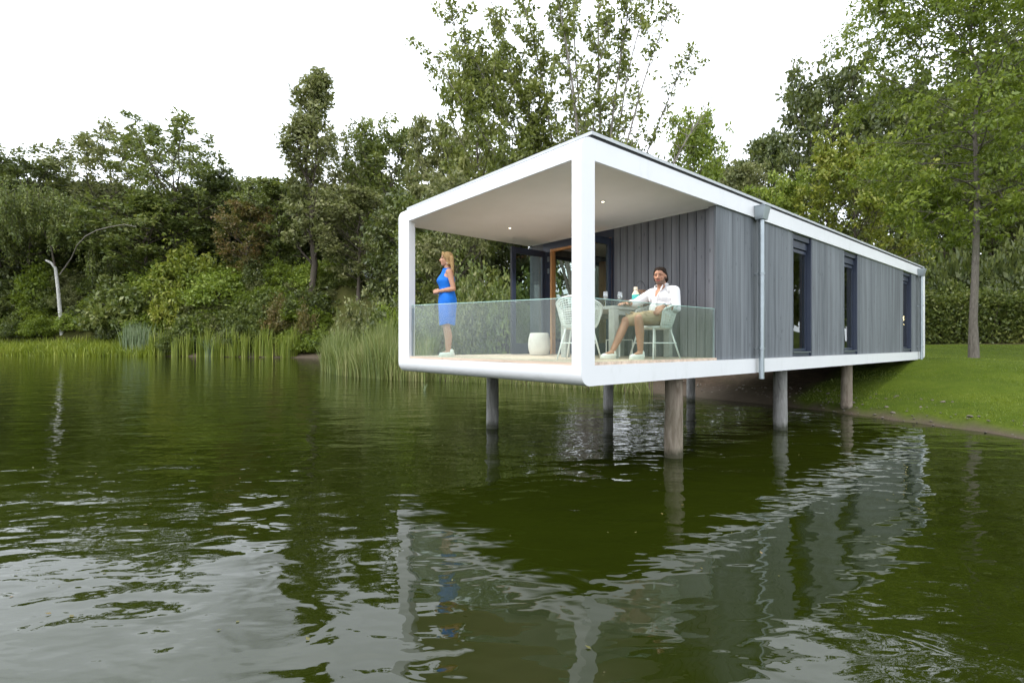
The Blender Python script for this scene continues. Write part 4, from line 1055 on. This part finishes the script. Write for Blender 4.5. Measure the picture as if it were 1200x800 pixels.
# ---- weeping birch at the far left
def birch():
    rng = np.random.default_rng(19); D = D_at(70, 5.0); x0, y0 = (70-600)/F*D, D; z0 = gz(x0, y0); T = Twigs()
    k = D/F
    o = empty('tree', (x0, y0, z0), 0, 'weeping birch with a short white trunk and thin arching pale branch on the left bank', 'tree')
    def pt(px, py, dy=0): return np.array([(px-600)/F*(D+dy)-x0, dy, CAMZ+(HZ-py)/F*(D+dy)-z0])
    trunk = np.array([pt(73,392),pt(70,360),pt(68,338),pt(65,314),pt(60,308),pt(54,305)]); trunk[0][2] = -.5; 
    T.tube(trunk, [.27,.25,.22,.20,.18,.15], 9); np_obj('trunk', T.mesh('trunk', M['birch']), o)
    U = Twigs(); top = np.array([pt(65,316),pt(60,290),pt(48,262),pt(42,240),pt(44,226)]); U.tube(top, [.15,.13,.1,.07,.03], 7)
    np_obj('bough', U.mesh('bough', M['bark']), o)
    B = Twigs(); arch = np.array([pt(84,302,-2),pt(90,288,-4),pt(100,277,-6),pt(113,270,-7),pt(130,265.5,-7.5),pt(146,263,-7.5),pt(160,266,-7)]); full = np.r_[[pt(70,322,-.4)], arch]
    B.tube(full, np.linspace(.085,.035,len(full)), 7)
    np_obj('branch', B.mesh('branch', M['bark_pale']), o)
    C = []; Rr = []; Tw = Twigs()
    for i in range(330):
        a = rng.uniform(0,6.28); r_ = 8.2*math.sqrt(rng.random()); x = r_*math.cos(a)-2.0; y = r_*math.sin(a)*.7
        if rng.random() < .25: x = rng.uniform(0,10)*1.0; y = rng.normal()*1.2-1
        zt = (CAMZ+(HZ-222)*k-z0)*math.sqrt(max(.15,1-((x+2)/11.5)**2))*rng.uniform(.8,1.02)
        L = rng.uniform(2,5.2); n_ = int(L/.42)
        sx, sy = rng.normal()*.10, rng.normal()*.10
        pts = np.array([[x+sx*q*.4, y+sy*q*.4, zt-q*.42] for q in range(n_)])
        if len(pts) > 2: Tw.tube(pts, np.linspace(.03,.01,len(pts)), 3)
        for q in pts: C.append(q); Rr.append(.42)
    V, Fc = leaves(rng, np.array(C), Rr, 9, .40, 1.0, .38, droop=1.6)
    np_obj('crown', np_mesh('crown', V, Fc, M['lf_mid']), o); np_obj('twigs', Tw.mesh('twigs', M['bark']), o)
birch()

# ---- shrubs
SK = {}
def shrub_kind(name, seed, n=190, cl=20, size=.17, flat=.8, aspect=.55, spiky=0.):
    rng = np.random.default_rng(seed); C = []; Rr = []; T = Twigs()
    for i in range(n):
        a = rng.uniform(0,6.28); e = math.asin(rng.uniform(.0,1)**.8); q = rng.uniform(.55,1.0)*(1+.16*math.sin(3*a+seed)+.12*math.sin(5*a+2*e*3))
        p = np.array([math.cos(a)*math.cos(e)*q, math.sin(a)*math.cos(e)*q, math.sin(e)*q*(1+spiky*rng.random())])
        C.append(p); Rr.append(rng.uniform(.10,.24))
        if i % 5 == 0: T.tube(np.array([[p[0]*.05,p[1]*.05,-.08],p*.5+np.array([0,0,.1]),p]), [.02,.014,.005], 4)
    V, Fc = leaves(rng, np.array(C), Rr, cl, size, flat, aspect); V[:,2] = np.maximum(V[:,2], -.05)
    SK[name] = (np_mesh('foliage', V, Fc, []), T.mesh('stems', M['bark']), {})
shrub_kind('broad', 3, 260, 26, .115); shrub_kind('loose', 9, 220, 24, .11, .9, .5, .3); shrub_kind('fine', 14, 330, 24, .085, .8, .5, .15)
def shrub(k, lm, x, y, sx, sz, label, group=None, name='shrub', z=None):
    fm, tm, cache = SK[k]
    if lm not in cache: c = fm.copy(); c.materials.append(M[lm]); cache[lm] = c
    o = empty(name, (x, y, (gz(x,y)-.05) if z is None else z), random.uniform(0,6.28), label, 'shrub', group); o.scale = (sx, sx*random.uniform(.85,1.15), sz)
    np_obj('foliage', cache[lm], o); np_obj('stems', tm, o); return o
def shrub_px(k, lm, px, ybase, ytop, hw, D, label, group=None):
    x, y = (px-600)/F*D, D; z = gz(x, y); zt = CAMZ+(HZ-ytop)/F*D
    return shrub(k, lm, x, y, hw/F*D, max(.6, zt-z), label, group)
for a in [
 ('loose','lf_yel',222,0,300,44,D_at(222,9),'bright yellow green bush topping the bank left of the tall pointed tree'),
 ('loose','lf_lite',185,0,316,34,D_at(185,8.4),'bright light green bush beside the topmost yellow green bush'),
 ('fine','lf_lite',262,0,322,48,D_at(262,7.5),'wide light green bush right below the yellow green bush'),
 ('broad','lf_yel',204,0,338,28,D_at(204,5.5),'small yellow green bush low in front of the light green bush'),
 ('broad','lf_mid',150,0,335,42,D_at(150,5.5),'mid green bush right of the birch trunk'),
 ('loose','lf_fresh',52,0,316,32,D_at(48,8),'fresh green bush beside the white birch trunk'),
 ('broad','lf_dark',15,0,325,40,D_at(15,7),'dark bush at the left edge left of the birch trunk'),
 ('loose','lf_lite',440,0,322,38,D_at(440,26),'light leafy bush just left of the white lodge corner'),
 ('fine','lf_rust',330,0,352,26,D_at(330,5.0),'brownish bush above the cattails'),
 ('loose','lf_rust',358,0,370,16,D_at(358,2.6),'rusty brown weed bush by the bare bank'),
 ]: shrub_px(*a)
gl = 'dark bushes covering the far bank slope'
for i in range(190):
    px = random.uniform(-30,478); d = random.uniform(1.9 if px > 190 else 4.4,11.5); D = D_at(px, d if px < 388 else random.uniform(13,32))
    x = (px-600)/F*D
    lm = random.choice(('lf_mid','lf_fresh','lf_mid','lf_lite','lf_grey','lf_fresh','lf_dark'))
    sx = random.uniform(1.9,3.3); shrub(random.choice(('broad','loose','fine')), lm, x, D, sx, sx*random.uniform(.7,1.05), 'green bush among the dense bushes covering the far bank slope', gl)
gm_ = 'bushes behind the terrace'
for i in range(26):
    px = random.uniform(425,640); D = random.uniform(27,42); x = (px-600)/F*D
    sx = random.uniform(1.2,2.3); shrub(random.choice(('broad','loose','fine')), random.choice(('lf_grey','lf_mid','lf_dark','lf_fresh')), x, D, sx, sx*random.uniform(1.0,1.9), 'leafy bush in the thicket seen through the open terrace', gm_)
for px, D, sx, sz, lm, lab in ((548,25.5,1.5,3.0,'lf_grey','tall olive bush at the water edge behind the woman'),(590,25,1.4,3.4,'lf_mid','tall green bush at the water edge left of the open door'),(505,26.5,1.4,2.4,'lf_mid','green bush at the water edge left of the woman')):
    shrub('loose', lm, (px-600)/F*D, D, sx, sz, lab)
for i in range(9):
    px = 700+i*62; D = 36+random.uniform(-2,5); x = (px-600)/F*D
    shrub('fine', random.choice(('lf_dark','lf_mid')), x, D, 2.2, 3.0, 'dark bush of the undergrowth behind the right hedge and lodge', 'undergrowth behind the lodge')
for px, D, sx, lm, lab in ((1108,34.5,1.6,'lf_mid','rounded green bush behind the hedge next to the lodge end'),(1185,35,2.0,'lf_dark','dark bush behind the hedge at the right edge')):
    shrub('broad', lm, (px-600)/F*D, D, sx, 4.2, lab)
for i in range(30):
    px = -40+i*17; D = D_at(px, 16+3*(i % 3)) if px < 400 else random.uniform(70,80)
    shrub('broad', ('lf_dark','lf_mid')[i % 2], (px-600)/F*D, D, 3.4, 4.6+random.uniform(-1,1), 'dark undergrowth bush in the shade behind the parked cars', 'undergrowth of the far wood')
for i in range(12):
    px = 1062+i*17; D = 38+2.5*(i % 3)
    shrub('broad', ('lf_dark','lf_mid','lf_dark')[i % 3], (px-600)/F*D, D, 2.4, 6.0+1.5*math.sin(i*2.1), 'tall dark bush in the shade behind the right hedge', 'tall bushes behind the right hedge')
for i in range(14):
    px = 330+i*9; D = D_at(px, 6.5+1.3*(i % 4)) if px < 388 else D_at(px, 24+3*(i % 3)); s_ = random.uniform(1.8,2.6)
    shrub(('broad','fine')[i % 2], ('lf_mid','lf_dark','lf_grey')[i % 3], (px-600)/F*D, D, s_, s_*.8, 'green bush low on the bank under the tall pointed tree', 'bushes under the tall pointed tree')
# ---- hedges
def hedge(name, pts, depth, h_, lm, size, nleaf, label, seed):
    rng = np.random.default_rng(seed); P = np.array(pts, float); seg = np.diff(P, axis=0); L = np.linalg.norm(seg, axis=1); cum = np.r_[0, np.cumsum(L)]
    u = rng.uniform(0, cum[-1], nleaf); x = np.interp(u, cum, P[:,0]); y = np.interp(u, cum, P[:,1])
    g0 = ground_z(P[:,0], P[:,1]); z0 = np.interp(u, cum, g0)
    nrm = np.array([-(P[-1]-P[0])[1], (P[-1]-P[0])[0]]); nrm /= np.linalg.norm(nrm)
    face = rng.random(nleaf); off = np.where(face < .45, -depth/2, np.where(face < .55, depth/2, rng.uniform(-depth/2, depth/2, nleaf)))+rng.normal(size=nleaf)*.14
    hh = h_*(1+.06*np.sin(u*1.3)+.05*np.sin(u*3.1)+.05*np.sin(u*7.7+1)+.04*rng.normal(size=nleaf)); zz = np.where(face < .55, rng.random(nleaf)**.9*hh, hh)+rng.normal(size=nleaf)*.14*(h_/2)
    C = np.c_[x+nrm[0]*off, y+nrm[1]*off, z0+np.maximum(zz,.02)]
    V, Fc = leaves(rng, C, np.full(nleaf,.1), 2, size, 1, .55)
    base = np.array([P[:,0].mean(), P[:,1].mean(), g0.mean()]); o = empty('hedge', base, 0, label, 'hedge')
    np_obj('foliage', np_mesh('foliage', V-base, Fc, M[lm]), o)
    tw = Twigs()
    for k in range(int(cum[-1]/.35)):
        uu = k*.35; xx = np.interp(uu, cum, P[:,0]); yy = np.interp(uu, cum, P[:,1]); zz = np.interp(uu, cum, g0)
        for q in range(3):
            ox = rng.normal(size=2)*depth*.2; tw.tube(np.array([[xx+ox[0],yy+ox[1],zz-.05],[xx+ox[0]*1.3,yy+ox[1]*1.3,zz+h_*.45],[xx+ox[0]*1.8,yy+ox[1]*1.8,zz+h_*.92]])-base, [.05,.035,.012], 4)
    np_obj('branches', tw.mesh('branches', M['bark']), o)
hedge('hedge', [(24,33.2),(28,33.0),(33,32.6),(40,32)], 1.6, 2.75, 'lf_mid', .20, 15000, 'long clipped green hedge along the top of the lawn on the right', 1)
hedge('hedge', [((q-600)/F*D_at(q,10.5), D_at(q,10.5)) for q in (190,240,300,350,385,425)], 1.6, 1.5, 'lf_mid', .30, 9000, 'low clipped hedge along the top of the far bank in front of the parked cars', 2)
# ---- reeds, cattails, grass
def blades(rng, base, hts, width, lean, segs=4, tipw=.12):
    k = len(base); az = rng.uniform(0,6.28,k); ld = np.c_[np.cos(az), np.sin(az)]*(np.abs(rng.normal(size=k))*lean)[:,None]
    wz = rng.uniform(0,3.14,k); w = np.c_[np.cos(wz), np.sin(wz), np.zeros(k)]
    rows = []
    for i in range(segs+1):
        u = i/segs; p = base.copy(); p[:,:2] += ld*hts[:,None]*u**2.0; p[:,2] += hts*(u-.22*u**3*np.minimum(1,np.linalg.norm(ld,axis=1)))
        ww = width*((1-u)**.6*.9+tipw*.3)*(.7+.6*rng.random(k) if i == 0 else 1)
        ww = np.broadcast_to(np.asarray(ww), (k,)); rows.append(np.stack([p-w*ww[:,None]/2, p+w*ww[:,None]/2], 1))
    V = np.stack(rows, 1).reshape(-1,3); per = (segs+1)*2
    f = np.array([[2*i,2*i+1,2*i+3,2*i+2] for i in range(segs)]); Fc = (np.arange(k)[:,None,None]*per+f[None]).reshape(-1,4)
    return V, Fc
rng = np.random.default_rng(4)
def along_shore(n, x0, x1, d0, d1):
    out = []
    while sum(len(o) for o in out) < n:
        x = rng.uniform(x0-3, x1+3, 20000); 
        y = rng.uniform(15, 75, 20000); d = shore_dist(np.c_[x,y]); m_ = (d > d0)&(d < d1)&(x > x0)&(x < x1); out.append(np.c_[x[m_], y[m_]])
    return np.concatenate(out)[:n]
P = along_shore(7500, -12.4, -3.7, -1.1, 2.0); m_ = wob(P[:,0]*.9, P[:,1]*.7) > -.22-.3*rng.random(len(P)); P = P[m_]
z = np.maximum(ground_z(P[:,0], P[:,1]), WATER-.2)
V, Fc = blades(rng, np.c_[P, z], rng.uniform(1.3,2.9,len(P))*(.88+.22*np.sin(P[:,0]*1.7)), .046, .24)
tag(np_obj('reed_bed', np_mesh('reed_bed', V, Fc, M['reed'])), 'tall pale green reed bed standing in the water left of the lodge', 'reeds', kind='stuff')
P = along_shore(2600, -3.9, 4.5, -.7, 1.2); z = np.maximum(ground_z(P[:,0], P[:,1]), WATER-.15)
V, Fc = blades(rng, np.c_[P, z], rng.uniform(.35,1.1,len(P)), .03, .4)
tag(np_obj('bank_weeds', np_mesh('bank_weeds', V, Fc, M['reed'])), 'low weeds and grass along the water edge behind the lodge piles', 'weeds', kind='stuff')
def clump(px, D, h_, n, wd, lm, label, spread, lean=.12):
    x, y = (px-600)/F*D, D; b_ = np.c_[rng.normal(size=(n,2))*spread, np.zeros(n)]
    V, Fc = blades(rng, b_, rng.uniform(.6,1.05,n)*h_, wd, lean)
    o = np_obj('cattail_clump', np_mesh('cattail_clump', V, Fc, M[lm])); o.location = (x, y, WATER-.1 if shore_dist([(x,y)])[0] < .3 else gz(x,y)); tag(o, label, 'cattails', 'cattail clumps along the far bank')
for i, px in enumerate((176,184,199,213,219,243,254,270,276,288,301,316,336,343,191,206,235,260,282,309,330)):
    D = D_at(px, random.uniform(-.5,.5))
    clump(px, D, random.uniform(2.4,4.6), 46, .11, 'cattail', 'upright clump of bright green cattail leaves at the far water edge', .27, .13)
for px in (150,160,168): clump(px, D_at(px,1.0), 4.2, 110, .10, 'bluereed', 'bluish green reed clump standing left of the cattails', .5, .16)
clump(247, D_at(247,.2), 3.0, 60, .09, 'bluereed', 'pale arching sedge tuft among the cattails at the far water edge', .3, .8)
clump(405, 36.5, 2.6, 60, .05, 'bluereed', 'pale arching sedge tuft at the left end of the reed bed', .25, .8)
o = empty('water_plant', ((498-600)/F*17.4, 17.4, WATER), 0, 'small pale sprout poking out of the open water left of the piles', 'plant')
V, Fc = blades(rng, np.c_[rng.normal(size=(14,2))*.03, np.full(14,-.02)], rng.uniform(.12,.36,14), .03, .7); np_obj('leaves', np_mesh('leaves', V, Fc, M['bluereed']), o)
# bright grass fringe at the far left
n = 9000; px = rng.uniform(-40,182,n); D = np.array([D_at(q,0) for q in np.linspace(-40,182,80)])[np.clip(((px+40)/222*79).astype(int),0,79)]+rng.uniform(-.8,4.5,n); x = (px-600)/F*D; d = shore_dist(np.c_[x,D]); m_ = (d > -.5)&(d < 4.5); B_ = np.c_[x[m_], D[m_]]
V, Fc = blades(rng, np.c_[B_, ground_z(B_[:,0], B_[:,1])-.05], rng.uniform(.6,1.7,len(B_)), .14, .4, 3)
tag(np_obj('bank_grass', np_mesh('bank_grass', V, Fc, M['grass'])), 'bright green long grass on the far left bank at the water edge', 'grass', kind='stuff')
# lawn blades (mown short)
n = 230000; x = rng.uniform(7,32,n); y = rng.uniform(3,33,n); loc_t = -(x-CX)*sa+(y-CY)*ca; d = shore_dist(np.c_[x,y])
loc_s = (x-CX)*ca+(y-CY)*sa
keep = ((loc_t < 1.6+wob(x,y)*.3)|(loc_s > 15.6))&(d > .38-wob(x,y)*.25)&(np.abs(x/y) < 1.15)&(rng.random(n) < np.clip(17/y,.35,1)**1.2)&(y+.1*x < 32.4)
B_ = np.c_[x,y][keep]
V, Fc = blades(rng, np.c_[B_, ground_z(B_[:,0], B_[:,1])-.012], rng.uniform(.022,.05,len(B_)), .012, .5, 1, 1.0)
tag(np_obj('lawn_grass', np_mesh('lawn_grass', V, Fc, M['lawnblade'])), 'short mown grass of the sloping lawn', 'grass', kind='stuff')
# fallen leaves drifting on the water
n = 150; y = rng.uniform(2.6,14,n); x = rng.uniform(-1,1,n)*y*1.0; ok = shore_dist(np.c_[x,y]) < -.2; q = np.c_[x,y,np.full(n,WATER+.006)][ok]
V, Fc = leaves(rng, q, np.full(len(q),.001), 1, .035, 0, .5, 0, 9); V[:,2] = WATER+.004+.3*(V[:,2]-WATER-.006).clip(0,.03)
tag(np_obj('floating_leaves', np_mesh('floating_leaves', V, Fc, M['lf_rust'])), 'small fallen leaves drifting on the open water', 'leaves', kind='stuff')
# shore stones and litter on the right bank and under the lodge
st = MB(); rr = random.Random(2)
cnt = 0
while cnt < 420:
    x, y = rr.uniform(3,13), rr.uniform(4,19); d = float(shore_dist([(x,y)])[0])
    if not -.12 < d < (.75 if y < 11 else 1.6): continue
    s = rr.uniform(.008,.028)*(1.9 if rr.random() < .10 else 1); st.ell((x,y,gz(x,y)+s*.25), (s*1.3,s,s*.55), (rr.uniform(-.3,.3),rr.uniform(-.3,.3),rr.uniform(0,3)), 7, 4); cnt += 1
tag(st.build('shore_gravel', M['stone']), 'pale stones and debris scattered along the right water edge', 'gravel', kind='stuff')

# ================================================================== FAR THINGS: cars, marker post
def make_car(label, paint):
    c = empty('parked_car', (0,0,0), 0, label, 'car')
    body = [(-2.15,.30),(2.15,.28),(2.2,.62),(2.0,.80),(1.05,.92),(-1.9,.98),(-2.2,.85),(-2.22,.5)]
    MB().prism(body, -.86, .86).build('body', M[paint], c, bev=.06)
    cab = MB(); lo = [(1.05,.921),(-1.95,.981)]; 
    cab.add([(1.05,-.80,.90),(1.05,.80,.90),(-1.98,.80,.96),(-1.98,-.80,.96),(.30,-.62,1.46),(.30,.62,1.46),(-1.55,.62,1.50),(-1.55,-.62,1.50)],[(0,1,2,3),(4,7,6,5),(0,4,5,1),(1,5,6,2),(2,6,7,3),(3,7,4,0)])
    cab.build('roof', M[paint], c, bev=.05)
    w = MB()
    for y in (-1,1):
        w.add([(.80,y*.772,.98),(-.45,y*.772,1.0),(-.45,y*.655,1.40),(.26,y*.655,1.39)],[(0,1,2,3)]); w.add([(-.55,y*.772,1.0),(-1.75,y*.772,1.02),(-1.5,y*.655,1.42),(-.55,y*.655,1.40)],[(0,1,2,3)])
    w.add([(1.0,-.7,.965),(1.0,.7,.965),(.36,.58,1.44),(.36,-.58,1.44)],[(0,1,2,3)]); w.add([(-1.965,-.7,1.03),(-1.965,.7,1.03),(-1.62,.58,1.45),(-1.62,-.58,1.45)],[(0,1,2,3)])
    w.build('window', M['carglass'], c)
    for x in (-1.35,1.35):
        for y in (-1,1):
            t = MB().tube([(x,y*.68,.32),(x,y*.87,.32)], .32, 20).build('wheel', M['tyre'], c, smooth=40)
            MB().tube([(x,y*.865,.32),(x,y*.882,.32)], .20, 16).build('rim', M['silver'], t)
    for y in (-.6,.6): MB().ell((2.12,y,.68), (.08,.16,.07)).build('headlight', M['silver'], c)
    return c
for px, D, rz, pt_, lab in ((98,77,8,'carpaint','pale silver car parked on the far bank behind the bushes right of the birch'),(121,78.5,5,'carwhite','white car parked right of the pale silver car behind the bushes'),(392,79,174,'carwhite','white car parked above the low hedge right of the tall narrow tree'),(421,77,4,'carpaint','silver car parked above the hedge beside the leafy bush left of the lodge')):
    c = make_car(lab, pt_); D = D_at(px, 12.6+(1.6 if 'right' in lab else 0)); x = (px-600)/F*D; c.location = (x, D, gz(x,D)); c.rotation_euler.z = R(rz); c.scale = (1.25,1.25,1.25)
DM = D_at(302, 9.4)
mp_ = empty('marker_post', ((302-600)/F*DM, DM, gz((302-600)/F*DM,DM)), 0, 'thin white marker post standing at the low hedge on the far bank', 'post')
MB().tube([(0,0,0),(0,0,3.0)], .13, 10).build('shaft', M['white'], mp_); MB().lathe([(.135,3.001),(.15,3.03),(.10,3.12)], 10).build('cap', M['white'], mp_)

# ================================================================== SKY, SUN, CAMERA
W = bpy.data.worlds.new('World'); S.world = W; W.use_nodes = True; nt = W.node_tree
bg = nt.nodes['Background']
sky = nt.nodes.new('ShaderNodeTexSky'); sky.sky_type = 'NISHITA'; sky.sun_disc = False
SUN_EL, SUN_AZ = R(48), R(222)          # azimuth clockwise from +Y: behind the camera, to the left
sky.sun_elevation = SUN_EL; sky.sun_rotation = SUN_AZ; sky.dust_density = 3
tc = nt.nodes.new('ShaderNodeTexCoord'); mp = nt.nodes.new('ShaderNodeMapping'); mp.inputs['Scale'].default_value = (1,1,2.2)
nt.links.new(tc.outputs['Generated'], mp.inputs[0])
cl = noise(nt, mp.outputs[0], 2.1, 7, .55, .3)
cloud = ramp(nt, cl, [(.30,(9.6,10.0,10.6)),(.44,(20,21.2,22.8)),(.56,(25,26.4,28.2)),(.75,(31,32,33))])
c = mixc(nt, .90, sky.outputs[0], cloud)
nt.links.new(c, bg.inputs[0]); bg.inputs[1].default_value = .098
sl = bpy.data.lights.new('sun','SUN'); sl.energy = 1.5; sl.angle = R(10); sl.color = (1,.965,.91)
so_ = bpy.data.objects.new('sun', sl); COL.objects.link(so_)
dv = Vector((math.sin(SUN_AZ)*math.cos(SUN_EL), math.cos(SUN_AZ)*math.cos(SUN_EL), math.sin(SUN_EL)))
so_.rotation_euler = dv.to_track_quat('Z','Y').to_euler(); so_.location = dv*60
cam = bpy.data.cameras.new('camera'); co = bpy.data.objects.new('camera', cam); COL.objects.link(co); S.camera = co
co.location = (0,0,CAMZ); co.rotation_euler = (R(90),0,0); cam.sensor_width = 36; cam.lens = F/1200*36; cam.shift_y = (HZ-400)/1200
cam.clip_start = .05; cam.clip_end = 4000
S.view_settings.view_transform = 'Standard'; S.view_settings.look = 'None'; S.view_settings.gamma = 1; S.view_settings.exposure = EXPO
S.cycles.max_bounces = 8; S.cycles.transparent_max_bounces = 16; S.cycles.diffuse_bounces = 4; S.cycles.glossy_bounces = 4; S.cycles.transmission_bounces = 4
S.cycles.caustics_reflective = False; S.cycles.caustics_refractive = False
S.cycles.sample_clamp_indirect = 8
